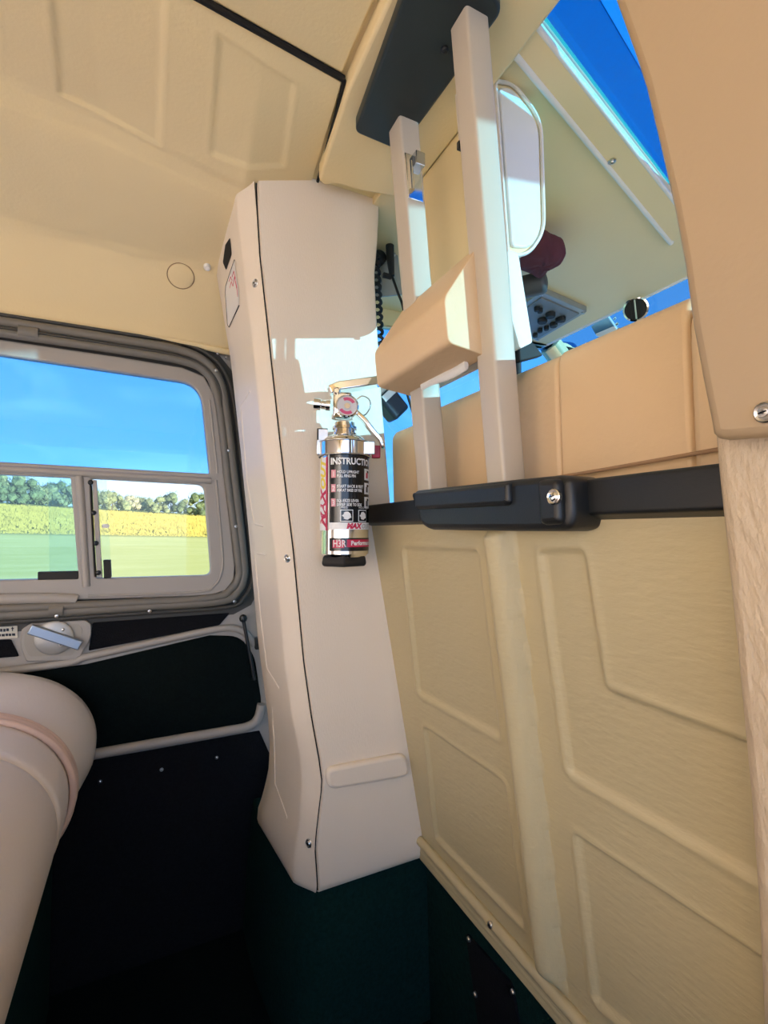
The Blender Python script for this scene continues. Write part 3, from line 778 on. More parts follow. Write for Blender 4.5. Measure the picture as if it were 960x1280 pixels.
for y in (0.424, 0.440):
    tube('stem', [(0.372, y, 0.15), (0.372, y, 0.335)], 0.005, RUBBER, uh, seg=10)

# ------------------------------------------------------------------ front seat back
fsb = thing('front_bench_seat', 'tan leather front seat back rising above the black rail', 'seat', (0.38, 0.42, -0.6))
def cush(name, y0, y1, zt, x0=0.330, r=0.004):
    pr = rl([(x0 + 0.08, -0.40), (x0 + 0.008, zt - 0.16), (x0 + 0.004, zt), (x0 + 0.075, zt - 0.012), (x0 + 0.16, -0.40)], [0.0, 0.05, 0.022, 0.03, 0.0], 6)
    return prism(name, pr, 'y', y0, y1, TAN, fsb, bevel=r)
cush('back_cushion', 0.208, 0.3275, 0.170)
cush('back_cushion', 0.3275, 0.553, 0.168)
sidec = cush('side_bolster', 0.553, 0.672, 0.158, r=0.03)
cush('side_bolster', 0.168, 0.208, 0.160, r=0.006)
tube('piping', [(0.3275, y, 0.052 - 0.004 * math.sin((y - 0.2) * 9)) for y in np.linspace(0.175, 0.326, 12)], 0.0015, SEAMB, fsb, seg=6)
box('seat_cushion', (0.45, 0.168, -0.40), (0.88, 0.672, -0.25), TAN, fsb, bevel=0.03)
box('seat_pedestal', (0.47, 0.18, FLOOR), (0.86, 0.66, -0.39), CARPET, fsb, bevel=0.01)

# ------------------------------------------------------------------ dark plate and cross-beam at the roof
beam = thing('roof_beam_cover', 'cream moulded cross-beam cover at the roof above the door post', 'beam cover', (0.27, 0.2, 0.46))
ZP = 0.468
def zz(pix, z): return [((q := onZ(u, v, z)).x, q.y) for u, v in pix]
ends = zz([(398, 224), (405, 231), (424, 229), (448, 237), (470, 241)], 0.492)
loop = [(0.190, -0.75), (0.190, 0.487)] + ends + [(0.335, ends[-1][1] - 0.01), (0.335, -0.75)]
plate('beam_shell', [rl(loop, [0, 0, 0.006, 0.01, 0.01, 0.006, 0.006, 0.02, 0])], ((0, 0, 0.490), (1, 0, 0), (0, 1, 0), (0, 0, -1)), 0.03, CREAM, beam, bevel=0.004)
rpn = thing('roof_plate', 'dark green black roof plate holding the tops of the square posts', 'plate', (0.24, 0.4, 0.44))
lp = zz([(443, 166), (500, 190), (628, 16), (600, -45), (520, -45)], 0.474)
plate('plate_body', [rl(lp, [0.008, 0.006, 0.008, 0.004, 0.004], 5)], ((0, 0, 0.474), (1, 0, 0), (0, 1, 0), (0, 0, -1)), 0.0165, PLATEG, rpn, bevel=0.003)
box('bracket_tab', (0.268, 0.350, 0.450), (0.276, 0.372, 0.474), BLACKP, rpn, bevel=0.002)
screw(onZ(556, 62, 0.4735), (0, 0, -1), 0.004, rpn, washer=False, m=BLACKP)

# ------------------------------------------------------------------ front roof with skylights
fr = struct('ceiling_front', (0.66, 0, 0.5))
fr.name = 'ceiling'
ZR = 0.500
ea, eb = onZ(852, 350, ZR), onZ(742, 403, ZR)
def x_edge(y): return ea.x + (eb.x - ea.x) * max(0.0, (y - ea.y) / (eb.y - ea.y))
s_in = zz([(642, -2), (830, 236), (900, 322)], ZR)
port = [(0.318, s_in[0][1] + 0.002), (0.72, s_in[1][1] + 0.012), (0.72, 0.08), (0.318, 0.315)]  # hidden inboard edge slanted to shape where sun patches fall
stb = [(x, -0.06 - y) for x, y in port][::-1]
plate('front_roof', [[(0.300, -0.86), (x_edge(-0.86), -0.86), (x_edge(0.4), ea.y), (x_edge(1.0), 1.0), (0.300, 1.0)], rl(port, 0.02), rl(stb, 0.02)], ((0, 0, ZR), (1, 0, 0), (0, 1, 0), (0, 0, -1)), 0.02, CREAM, fr, bevel=0.002)
# skylight bezel: a lip proud of the roof with a bright outer bead
b0 = zz([(632, 42), (835, 291)], ZR)
bez_out = [(0.306, b0[0][1]), (0.80, b0[1][1] + 0.004 + (0.80 - b0[1][0]) * 0.3), (0.80, 0.06), (0.306, 0.255)]
sky1 = struct('window_1', (0.5, 0.25, 0.5))
plate('bezel', [rl(bez_out, 0.02), rl(port, 0.02)], ((0, 0, ZR - 0.006), (1, 0, 0), (0, 1, 0), (0, 0, -1)), 0.01, CREAM, sky1, bevel=0.002)
tube('bezel_bead', [V((a, b, ZR - 0.004)) for a, b in [bez_out[0], bez_out[1]]], 0.0045, WHITEV, sky1, seg=8)
tube('bezel_bead', [V((a, b, ZR - 0.004)) for a, b in port[:2]], 0.003, WHITEV, sky1, seg=8)
d0 = zz([(740, 0), (803, 105)], ZR)
dsl = (d0[1][1] - d0[0][1]) / (d0[1][0] - d0[0][0])
ydiv = lambda x: d0[0][1] + dsl * (x - d0[0][0])
plate('pane', [[(0.30, ydiv(0.30)), (0.73, ydiv(0.73)), (0.73, 0.50), (0.30, 0.50)]], ((0, 0, ZR + 0.012), (1, 0, 0), (0, 1, 0), (0, 0, -1)), 0.003, PANESKY, sky1)
plate('pane', [[(0.30, 0.06), (0.73, 0.06), (0.73, ydiv(0.73)), (0.30, ydiv(0.30))]], ((0, 0, ZR + 0.012), (1, 0, 0), (0, 1, 0), (0, 0, -1)), 0.003, PANESKY2, sky1)
for u, v in ((630, 36), (765, 202)):
    screw(onZ(u, v, ZR - 0.007), (0, 0, -1), 0.0052, sky1)
sky2 = struct('window_2', (0.5, -0.3, 0.5))
plate('pane', [[(0.29, -0.56), (0.74, -0.56), (0.74, -0.16), (0.29, -0.16)]], ((0, 0, ZR + 0.012), (1, 0, 0), (0, 1, 0), (0, 0, -1)), 0.003, PANESKY, sky2)

# port front door: cream frame round a tinted window
fd = struct('door_2', (0.6, 0.96, -0.7))
YD = 0.965
wq = onY(722, 431, 0.965)
WIN = rl([(0.385, 0.02), (wq.x + 0.01, 0.05), (wq.x, wq.z), (0.400, 0.452)], [0.03, 0.03, 0.06, 0.03], 6)
plate('door_panel', [[(0.33, FLOOR), (1.06, FLOOR), (1.06, 0.510), (0.33, 0.510)], WIN], ((0, YD, 0), (1, 0, 0), (0, 0, 1), (0, -1, 0)), 0.02, CREAM, fd, bevel=0.003)
plate('pane', [rl([(0.375, 0.01), (wq.x + 0.02, 0.04), (wq.x + 0.012, wq.z + 0.01), (0.39, 0.462)], 0.03)], ((0, YD + 0.008, 0), (1, 0, 0), (0, 0, 1), (0, -1, 0)), 0.003, PANE, fd)
# structure between door post and roof ahead of the cover
box('post_inner', (0.325, 0.775, 0.10), (0.352, 0.96, 0.50), CREAM, fd, bevel=0.01)

# windshield and nose
ws = struct('window_3', (1.0, 0, -0.1))
def wsp(y, t): return V((x_edge(y) + 0.52 * t, y, 0.505 - 0.62 * t))
v = []; f = []
for i, y in enumerate(np.linspace(-0.86, 1.0, 15)):
    for j, t in enumerate(np.linspace(0, 1, 9)):
        p = wsp(y, t); p.x += 0.06 * math.sin(math.pi * t)
        v.append(p)
mk('pane', v, grid_faces(15, 9), WSHIELD, ws, smooth=60)
tube('pillar', [wsp(0.975, t) + V((0.06 * math.sin(math.pi * t) + 0.02, 0, 0)) for t in np.linspace(0, 1, 8)], 0.03, CREAM, ws, seg=10)
tube('pillar', [wsp(0.02, t) + V((0.06 * math.sin(math.pi * t), 0, 0)) for t in np.linspace(0, 1, 8)], 0.022, CREAM, ws, seg=10)
tube('top_rail', [(x_edge(y), y, 0.503) for y in np.linspace(-0.86, 1.0, 24)], 0.006, WHITEV, ws, seg=8)
nose = struct('wall_nose', (1.4, 0, -0.7))
box('nose_shell', (1.46, -0.86, FLOOR), (1.50, 1.0, -0.115), CREAM, nose)
box('glare_shield', (1.10, -0.60, -0.25), (1.46, 0.30, -0.10), RUBBER, nose, bevel=0.02)
for s in (-0.87, 0.99):
    box('nose_side', (1.0, s - 0.012, FLOOR), (1.5, s + 0.012, -0.115), CREAM, nose)

# unseen starboard side: both doorways left open to let daylight in
ws_ = struct('wall_right', (0.2, STBD, FLOOR))
box('front_door_sill', (0.33, -0.875, FLOOR), (1.03, -0.855, -0.55), CREAM, ws_)
box('front_door_frame', (0.33, -0.875, 0.44), (1.03, -0.855, 0.505), CREAM, ws_)
box('door_post', (0.18, -0.875, FLOOR), (0.36, -0.72, 0.505), CREAM, ws_, bevel=0.02)
box('rear_corner', (-1.12, -0.82, FLOOR), (-0.86, -0.78, 0.505), CREAM, ws_)
box('door_header', (-0.9, -0.82, 0.40), (0.2, -0.79, 0.505), CREAM, ws_)
wb = struct('wall_back', (-1.1, 0, FLOOR))
box('rear_bulkhead', (-1.12, STBD, FLOOR), (-1.09, 1.0, 0.505), CREAM, wb)
box('backrest', (-0.95, -0.74, -0.22), (-0.78, 0.92, 0.36), SEATL, bench, bevel=0.05)
# starboard half of the bulkhead
box('bulkhead_starboard', (0.30, -0.75, FLOOR), (0.33, -0.26, 0.03), CREAMWALL, wf, bevel=0.004)

# ------------------------------------------------------------------ centre column
low = thing('centre_column', 'grained beige leather column standing at the end of the bulkhead', 'column', (0.3, -0.05, FLOOR))
CE = [(889, 540), (893, 590), (905, 700), (920, 850), (934, 1000), (944, 1140), (951, 1290)]
ce = [onP(u, v, (1, 0, 0.18), 0.26) for u, v in CE]
loop = [(p.y, p.z) for p in ce] + [(ce[-1].y + 0.004, FLOOR * 0.98), (-0.30, FLOOR * 0.98), (-0.30, 0.06)]
uv = V((-0.18, 0, 1)).normalized()
sc = math.sqrt(1 + 0.18 ** 2)
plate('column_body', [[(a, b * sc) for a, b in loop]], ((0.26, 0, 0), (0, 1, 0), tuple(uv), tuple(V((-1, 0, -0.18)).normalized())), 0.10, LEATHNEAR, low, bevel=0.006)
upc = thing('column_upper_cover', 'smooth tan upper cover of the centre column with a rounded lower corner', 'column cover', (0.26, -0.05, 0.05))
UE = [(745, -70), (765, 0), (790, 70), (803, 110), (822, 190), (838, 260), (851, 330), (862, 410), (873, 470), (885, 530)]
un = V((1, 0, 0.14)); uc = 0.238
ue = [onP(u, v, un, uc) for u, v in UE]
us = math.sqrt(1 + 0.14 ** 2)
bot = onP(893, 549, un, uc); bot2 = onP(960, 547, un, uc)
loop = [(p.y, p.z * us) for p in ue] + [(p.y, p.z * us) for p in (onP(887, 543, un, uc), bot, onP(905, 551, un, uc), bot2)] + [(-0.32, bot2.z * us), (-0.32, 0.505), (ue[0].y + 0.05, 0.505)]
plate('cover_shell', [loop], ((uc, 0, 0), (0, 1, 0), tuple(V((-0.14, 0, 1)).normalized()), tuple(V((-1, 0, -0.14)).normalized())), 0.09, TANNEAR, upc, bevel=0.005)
screw(onP(957, 515, un, uc - 0.001), (-1, 0, -0.14), 0.0045, upc)

# ------------------------------------------------------------------ fire extinguisher
AX, AY = 0.2370, 0.6130
RX = 0.0325
dcam = V((-AX, -AY, 0)).normalized(); rgt = V((-dcam.y, dcam.x, 0))
if rgt.dot(RGT) < 0: rgt = -rgt
def zc(v): return onP(430, v, (dcam.x, dcam.y, 0), dcam.dot(V((AX, AY, 0)) + dcam * RX)).z
def cyl(th, z, r): return V((AX, AY, z)) + (dcam * math.cos(th) + rgt * math.sin(th)) * r
zb, zs, zn = zc(697), zc(562), zc(538)
ext = thing('fire_extinguisher', 'chrome fire extinguisher with black instruction label mounted on the door post cover', 'fire extinguisher', (AX, AY, zb - 0.012))
CHB = mat('polished_cylinder', (0.80, 0.79, 0.77), 0.13, 1.0)
hsh = zn - zs
prof = [(0.001, 0), (RX - 0.004, 0), (RX, 0.004), (RX, zs - zb - 0.002)]
for t in np.linspace(0.1, 1.0, 9):
    prof.append((0.014 + (RX - 0.014) * math.cos(t * math.pi / 2) ** 0.8 if t < 1 else 0.014, zs - zb + (zn - zs) * math.sin(t * math.pi / 2) * 0.98))
zn2 = zc(521)
prof += [(0.0135, zn2 - zb - 0.001), (0.001, zn2 - zb)]
bodyc = lathe('cylinder', prof, (AX, AY, zb), (0, 0, 1), CHB, ext, seg=48, smooth=30)
lathe('neck_collar', [(0.0135, 0), (0.0165, 0.001), (0.0165, 0.004), (0.0145, 0.005), (0.0145, 0.009), (0.0165, 0.010), (0.0165, 0.013), (0.013, 0.014)], (AX, AY, zn - 0.002), (0, 0, 1), CHROME, ext)
def patch(name, t0, t1, z0, z1, m, r, parent=bodyc, n=24):
    v = []
    for i in range(n + 1):
        t = t0 + (t1 - t0) * i / n
        v += [cyl(t, z0, r), cyl(t, z1, r)]
    return mk(name, v, [(2 * i, 2 * i + 2, 2 * i + 3, 2 * i + 1) for i in range(n)], m, parent, smooth=60)
rad = math.radians
lab = patch('instruction_label', rad(-36), rad(130), zc(653), zc(566), BLACKINK, RX + 0.0003)
patch('label_strip', rad(-36), rad(130), zc(662), zc(653), WHITEINK, RX + 0.0003)
stripe = patch('brand_stripe', rad(-86), rad(-43), zc(663), zc(570), WHITEINK, RX + 0.0003)
patch('stripe_edge', rad(-47), rad(-42), zc(663), zc(570), REDINK, RX + 0.0005)
patch('stripe_edge', rad(-39.5), rad(-37.5), zc(663), zc(566), WHITEINK, RX + 0.0005)
low_l = patch('maker_label', rad(-36), rad(130), zc(689), zc(672.5), BLACKINK, RX + 0.0003)
patch('maker_field', rad(6), rad(110), zc(684), zc(674.5), REDINK, RX + 0.0005)
patch('maker_field', rad(-27), rad(0), zc(685), zc(675), REDINK, RX + 0.0005)
def wtext(name, body, th, z, size, m, parent, r=RX + 0.0007, bold=0.0, italic=0.0, vertical=False, xs_=1.0):
    vs_, fs = text_mesh(body, size, bold, italic)
    out = []
    for p in vs_:
        if vertical: out.append(cyl(th - p.y / r, z + p.x * xs_, r))
        else: out.append(cyl(th + p.x * xs_ / r, z + p.y, r))
    return mk(name, out, fs, m, parent, smooth=0)
PXM = 0.00102
wtext('lettering', 'INSTRUCTIONS', rad(-33), zc(580), 0.0118, WHITEINK, ext, bold=0.0004, xs_=0.86)
yy = 592
for num, a1, a2 in (('1', 'HOLD UPRIGHT', 'PULL RING PIN'), ('2', 'START BACK 8 FEET', 'AIM AT BASE OF FIRE'), ('3', 'SQUEEZE LEVER', 'SWEEP SIDE TO SIDE')):
    patch('step_mark', rad(-31), rad(-20), zc(yy + 5), zc(yy - 5), mat('pink_ink', (0.75, 0.32, 0.36), 0.4), RX + 0.0006, ext, 4)
    wtext('lettering', num, rad(-29), zc(yy + 3.4), 0.0095, WHITEINK, ext, r=RX + 0.0009)
    wtext('lettering', a1, rad(-17), zc(yy - 0.6), 0.0052, WHITEINK, ext, bold=0.00012, xs_=0.80)
    wtext('lettering', a2, rad(-17), zc(yy + 4.4), 0.0052, WHITEINK, ext, bold=0.00012, xs_=0.72)
    q = patch('pictogram', rad(52), rad(78), zc(yy + 6.5), zc(yy - 8), WHITEINK, RX + 0.0006, ext, 6)
    patch('pictogram_figure', rad(58), rad(68), zc(yy + 4), zc(yy - 3), REDINK if yy < 600 else GREYROLL, RX + 0.0008, q, 4)
    patch('pictogram_figure', rad(62), rad(72), zc(yy - 3), zc(yy - 6), BLACKINK, RX + 0.0008, q, 4)
    yy += 18
for t0, t1, cap in ((-9, 20, 'PRESS'), (33, 60, 'HOLD HERE')):
    q = patch('pictogram', rad(t0), rad(t1), zc(652), zc(637), WHITEINK, RX + 0.0006, ext, 8)
    patch('pictogram_field', rad(t0 + 1.8), rad(t1 - 1.8), zc(651), zc(638), BLACKINK, RX + 0.0008, q, 8)
    n = 14; cth = rad((t0 + t1) / 2); cz_ = zc(644.5)
    vv = [cyl(cth + rad(9) * math.cos(2 * math.pi * k / n) * (1 + 0.25 * math.sin(3 * k)), cz_ + 0.0052 * math.sin(2 * math.pi * k / n), RX + 0.0010) for k in range(n)]
    mk('pictogram_figure', vv, [tuple(range(n))], WHITEINK, q, smooth=0)
    wtext('lettering', cap, rad(t0 + 1), zc(635.5), 0.0040, WHITEINK, ext, xs_=0.9)
wtext('lettering', 'MAX', rad(5), zc(660.5), 0.0092, REDINK, ext, bold=0.0006, italic=0.25, xs_=1.0)
wtext('lettering', 'OUT', rad(42), zc(660.5), 0.0088, mat('grey_ink', (0.35, 0.34, 0.33), 0.4), ext, italic=0.25, xs_=0.95)
wtext('lettering', 'H3R', rad(-26), zc(683.5), 0.0125, mat('pale_ink', (0.78, 0.62, 0.64), 0.4), ext, bold=0.0003, xs_=0.75)
wtext('lettering', 'Performance', rad(15), zc(681.5), 0.0078, WHITEINK, ext, bold=0.0003, xs_=0.95)
wtext('lettering', 'MAX', rad(-48.5), zc(659), 0.0185, REDINK, ext, bold=0.0009, italic=0.3, vertical=True, xs_=1.18)
wtext('lettering', 'OUT', rad(-49), zc(612), 0.0170, YELINK, ext, bold=0.0009, italic=0.3, vertical=True, xs_=1.08)
# rubber boot under the cylinder
bt = [(-0.030, -0.010), (0.030, -0.010), (0.030, 0.012), (0.0, 0.034), (-0.030, 0.016)]
loft('rubber_foot', [[V((AX, AY, zb - h)) + rgt * (a * s) + dcam * (b * s) for a, b in bt] for h, s in ((-0.001, 0.92), (0.009, 0.98), (0.0125, 0.9))], RUBBER, ext, bevel=0.002)
# valve block, gauge, nozzle, levers
zv = zc(520)
def at(u, v, out=0.0):
    """a point on the upright plane through the bottle axis facing the lens, moved out by `out`"""
    return onP(u, v, (dcam.x, dcam.y, 0), dcam.dot(V((AX, AY, 0))) + out)
def along(u, v, out=0.0): return at(u, v, out)
vb = obox('valve_body', at(428, 508, 0.0), rgt * 0.0125, dcam * 0.011, V((0, 0, 0.017)), CHROME, ext, bevel=0.003)
lathe('valve_skirt', [(0.010, 0), (0.0145, 0.001), (0.0145, 0.006), (0.011, 0.008)], at(427.5, 525), (0, 0, 1), CHROME, ext)
lathe('nozzle', [(0.0075, 0), (0.0075, 0.006), (0.0062, 0.007), (0.0062, 0.012), (0.0078, 0.013), (0.0085, 0.022), (0.0068, 0.0222), (0.0055, 0.015), (0.0, 0.015)], at(413, 507), -rgt + V((0, 0, 0.08)), CHROME, ext, seg=18)
gd = (dcam + V((0, 0, 0.10)) + rgt * 0.05).normalized()
gp = at(433.5, 510, 0.010)
gauge = lathe('pressure_gauge', [(0.013, 0), (0.0155, 0.002), (0.0155, 0.008), (0.0140, 0.0095), (0.0134, 0.0080), (0, 0.0080)], gp, gd, CHROME, ext, seg=32)
ga = gd.cross(V((0, 0, 1))).normalized(); gb = gd.cross(ga)
def disc(name, r0, r1, a0, a1, m, off, parent=gauge, n=20):
    v = []
    for i in range(n + 1):
        t = a0 + (a1 - a0) * i / n
        for r in (r0, r1): v.append(gp + gd * off + (ga * math.cos(t) + gb * math.sin(t)) * r)
    return mk(name, v, [(2 * i, 2 * i + 2, 2 * i + 3, 2 * i + 1) for i in range(n)], m, parent, smooth=0)
disc('gauge_dial', 0.0003, 0.0132, 0, 2 * math.pi, mat('dial_white', (0.72, 0.72, 0.76), 0.3), 0.0083)
disc('gauge_band', 0.0075, 0.0118, 0.5, 2.2, mat('dial_red', (0.70, 0.10, 0.25), 0.3), 0.0086)
disc('gauge_band', 0.0075, 0.0118, 3.6, 5.2, mat('dial_red', (0.70, 0.10, 0.25), 0.3), 0.0086)
disc('gauge_hub', 0.0002, 0.004, 0, 2 * math.pi, CHROME, 0.0090)
disc('gauge_glass', 0.0002, 0.0133, 0, 2 * math.pi, GAUGEGL, 0.0096)
# top lever and carry handle: pressed channels
def lever(name, pts, w, th, m):
    pts, T, N = frames(pts); rings = []
    for i, p in enumerate(pts):
        ww = w[i]; n = V((0, 0, 1)) - T[i] * T[i].z; n.normalize(); b = T[i].cross(n)
        rings.append([p + b * ww + n * -0.004, p + b * ww + n * th, p - b * ww + n * th, p - b * ww + n * -0.004])
    return loft(name, rings, m, ext, bevel=0.0015)
lever('top_lever', [at(412, 490, 0.002), at(424, 486), at(440, 484), at(458, 481), at(476, 478)], [0.008, 0.0115, 0.0115, 0.010, 0.009], 0.0075, CHROME)
lever('carry_handle', [at(446, 516), at(456, 525), at(466, 538), at(476, 550), at(480, 560)], [0.010, 0.010, 0.009, 0.009, 0.006], 0.002, CHROME)
lathe('lever_pin', [(0.004, 0), (0.005, 0.002), (0.003, 0.004), (0, 0.004)], at(421, 489, 0.010), dcam, CHROME, ext, seg=14)
tube('pin_ring', spline([at(446, 499, 0.012), at(453, 495, 0.013), at(461, 499, 0.013), at(463, 508, 0.012), at(458, 517, 0.010), at(453, 520, 0.008)], 6), 0.0009, STEEL, ext, seg=6)
box_p = at(470, 565, 0.004)
tabp = obox('red_pull_tab', box_p, rgt * 0.0058, dcam * 0.004, V((0, 0, 0.0085)), RED, ext, bevel=0.0015)

# wall bracket: back plate, steel band and over-centre clasp
brk = thing('extinguisher_bracket', 'steel bracket band with clasp clamped round the fire extinguisher shoulder', 'bracket', (AX, YC, zc(700)))
box('back_plate', (AX - 0.016, YC - 0.007, zc(690)), (AX + 0.016, YC - 0.001, zc(535)), STEEL, brk, bevel=0.001)
obox('mount_tab', at(403, 547, -0.02), rgt * 0.0075, dcam * 0.0012, V((0, 0, 0.013)), BLACKP, brk, bevel=0.001)
obox('mount_tab_face', at(404, 547, -0.017), rgt * 0.0062, dcam * 0.0008, V((0, 0, 0.0115)), STEEL, brk)
v = []
n = 40
za, zb2 = zc(566.5), zc(549)
ring_pts = []
for i in range(n + 1):
    t = rad(-165) + rad(330) * i / n
    tilt = 0.0
    ring_pts.append((cyl(t, 0, RX + 0.0012), cyl(t, 0, RX + 0.0022)))
rings = []
for a, b in ring_pts:
    rings.append([V((a.x, a.y, za)), V((b.x, b.y, za)), V((b.x, b.y, zb2)), V((a.x, a.y, zb2))])
band = loft('band', rings, CHROME, brk, smooth=30)
for z_ in (za, zb2):
    tube('band_lip', [V((b.x, b.y, z_)) for a, b in ring_pts], 0.0011, STEEL, band, seg=6)
obox('clasp', cyl(rad(55), (za + zb2) / 2, RX + 0.005), rgt * 0.009, dcam * 0.002, V((0, 0, 0.0085)), CHROME, brk, bevel=0.001)
obox('clasp_lever', at(399, 560, 0.004), rgt * 0.0032, dcam * 0.008, V((0, 0, 0.010)), STEEL, brk, bevel=0.001)
obox('clasp_tag', at(403.5, 560, 0.010), rgt * 0.0012, dcam * 0.005, V((0, 0, 0.007)), RED, brk)

# ------------------------------------------------------------------ headset jack plate and leads
jp = thing('jack_plate', 'grey metal headset jack plate on the forward side of the door post', 'jack plate', (0.37, 0.76, 0.40))
def jq(u, v, y=0.765): return onY(u, v, y)
JF = ((0, 0.765, 0), (1, 0, 0), (0, 0, 1), (0, -1, 0))
plate('plate', [[((q := jq(u, v)).x, q.z) for u, v in [(466, 282), (494, 290), (503, 368), (466, 372)]]], JF, 0.004, PLATEM, jp, bevel=0.001)
for u, v in ((482, 291), (492, 318)):
    screw(jq(u, v, 0.760), (0, -1, 0), 0.004, jp, washer=False)
lathe('jack_socket', [(0.012, 0), (0.012, 0.012), (0.009, 0.014), (0, 0.014)], jq(472, 325), (0, -1, 0), RUBBER, jp)
lead = thing('headset_lead', 'thin black headset lead plugged into the jack plate', 'cable', jq(487, 300, 0.74))
tube('plug', [jq(487, 302, 0.745), jq(488, 325, 0.742), jq(490, 345, 0.74)], [0.0075, 0.0068, 0.0045], RUBBER, lead, seg=10)
obox('plug_clip', jq(484, 345, 0.742), (0.008, 0, 0), (0, 0.003, 0), (0, 0, 0.004), RUBBER, lead, bevel=0.001)
tube('cable', spline([jq(490, 345, 0.74), jq(497, 365, 0.72), jq(504, 385, 0.70), jq(508, 420, 0.70), jq(503, 465, 0.70), jq(516, 516, 0.70), jq(524, 545, 0.70)], 6), 0.0022, RUBBER, lead, seg=8)
coil = thing('coiled_lead', 'black coiled headset lead hanging beside the door post', 'cable', jq(468, 440, 0.73))
ca = jq(467, 322, 0.735); cb = jq(474, 462, 0.735)
cpts = []
N_ = 420
for i in range(N_ + 1):
    t = i / N_; p = ca.lerp(cb, t); a = t * 2 * math.pi * 15
    r_ = 0.0088
    cpts.append(p + RGT * (r_ * math.cos(a)) + V((FWD.x, FWD.y, 0)) * (r_ * math.sin(a)))
tube('coil', cpts, 0.0029, RUBBER, coil, seg=6)
tube('lead_end', spline([jq(473, 322, 0.75), jq(470, 318, 0.742), cpts[0]], 4), 0.0035, RUBBER, coil, seg=8)
# dark headset clip box seen past the post edge
hs = thing('headset_earcup', 'dark blue grey headset cup hanging behind the extinguisher handle', 'headset', jq(490, 520, 0.80))
q0 = onY(488, 506, 0.80)
axd = (onY(500, 522, 0.80) - onY(476, 492, 0.80)).normalized()
perp = axd.cross(V((0, 1, 0))).normalized()
obox('cup', q0, axd * 0.026, V((0, 0.018, 0)), perp * 0.020, mat('blue_black_plastic', (0.012, 0.025, 0.040), 0.4), hs, bevel=0.006)
obox('cup_band', q0 - axd * 0.018 - V((0, 0.0185, 0)), axd * 0.006, V((0, 0.001, 0)), perp * 0.014, WHITEINK, hs)
obox('headband', q0 - axd * 0.034 + perp * 0.01, axd * 0.010, V((0, 0.008, 0)), perp * 0.03, WHITEV, hs, bevel=0.004)

# ------------------------------------------------------------------ things under the front roof
op = thing('overhead_switch_panel', 'grey overhead panel with knobs and switches under the front roof', 'switch panel', (0.80, 0.85, 0.47))
ZO = 0.486
c1, c2, c3 = onZ(677, 366, ZO), onZ(734, 391, ZO), onZ(672, 427, ZO)
c4 = c1 + (c3 - c2)
oloop = [(p.x, p.y) for p in (c1, c2, c3, c4)]
plate('panel_tray', [rl(oloop, 0.004)], ((0, 0, ZO + 0.002), (1, 0, 0), (0, 1, 0), (0, 0, -1)), 0.02, PLATEM, op, bevel=0.002)
cc = sum((V((x, y)) for x, y in oloop), V((0, 0))) / 4
plate('panel_face', [rl([tuple(cc + (V(p) - cc) * 0.84) for p in oloop], 0.003)], ((0, 0, ZO - 0.001), (1, 0, 0), (0, 1, 0), (0, 0, -1)), 0.006, PANELG, op, bevel=0.001)
for u, v, r in ((678, 399, 0.011), (688, 392, 0.011), (702, 397, 0.009), (692, 404, 0.009), (683, 408, 0.006), (675, 411, 0.006), (671, 384, 0.006), (675, 386, 0.006), (669, 417, 0.006), (697, 398, 0.005)):
    p = onZ(u, v, ZO - 0.002)
    k_ = lathe('knob', [(r, 0), (r, 0.006), (r * 0.85, 0.009), (0, 0.009)], p, (0, 0, -1), RUBBER, op, seg=14)
for p in (c1, c2, c3):
    q = V((cc.x, cc.y, ZO)) + (V((p.x, p.y, ZO)) - V((cc.x, cc.y, ZO))) * 0.92
    screw(q + V((0, 0, 0.001)), (0, 0, -1), 0.004, op, washer=False)
# maroon cloth stowed over a dark roll
roll = thing('grey_roll', 'dark grey padded roll stowed under the front roof below the maroon cloth', 'roll', onZ(668, 355, 0.44))
ra_, rb_ = onZ(600, 372, 0.45), onZ(684, 352, 0.45)
tube('roll_body', [ra_, ra_.lerp(rb_, 0.5), ra_.lerp(rb_, 0.93), ra_.lerp(rb_, 0.98), rb_], [0.020, 0.020, 0.020, 0.017, 0.008], GREYROLL, roll, seg=16)
cloth = thing('maroon_cloth', 'crumpled maroon cloth bundle tucked under the front roof', 'cloth', onZ(680, 320, 0.44))
cl = [onZ(u, v, 0.462) for u, v in [(640, 320), (672, 298), (690, 302), (706, 312), (702, 322), (688, 330), (672, 342), (648, 330)]]
cl = spline(cl, 4, True)
cen = sum(cl, V()) / len(cl)
rings = []
for s, dz in ((0.75, 0.022), (0.95, 0.016), (1.02, 0.008), (1.03, 0.0), (0.95, -0.008), (0.82, -0.014), (0.60, -0.018), (0.35, -0.020), (0.12, -0.019)):
    rings.append([cen + (p - cen) * s * (1 + 0.04 * math.sin(i * 1.1 + dz * 300) + 0.02 * math.sin(i * 2.9 + s * 14)) + V((0, 0, dz + 0.0035 * math.sin(i * 0.9 + s * 11) + 0.0018 * math.sin(i * 2.1 - s * 17))) for i, p in enumerate(cl)])
loft('cloth_bundle', rings, MAROON, cloth, smooth=50, subsurf=1)
pocket = zz([(650, 305), (706, 305), (728, 320), (700, 365), (650, 372)], ZR)
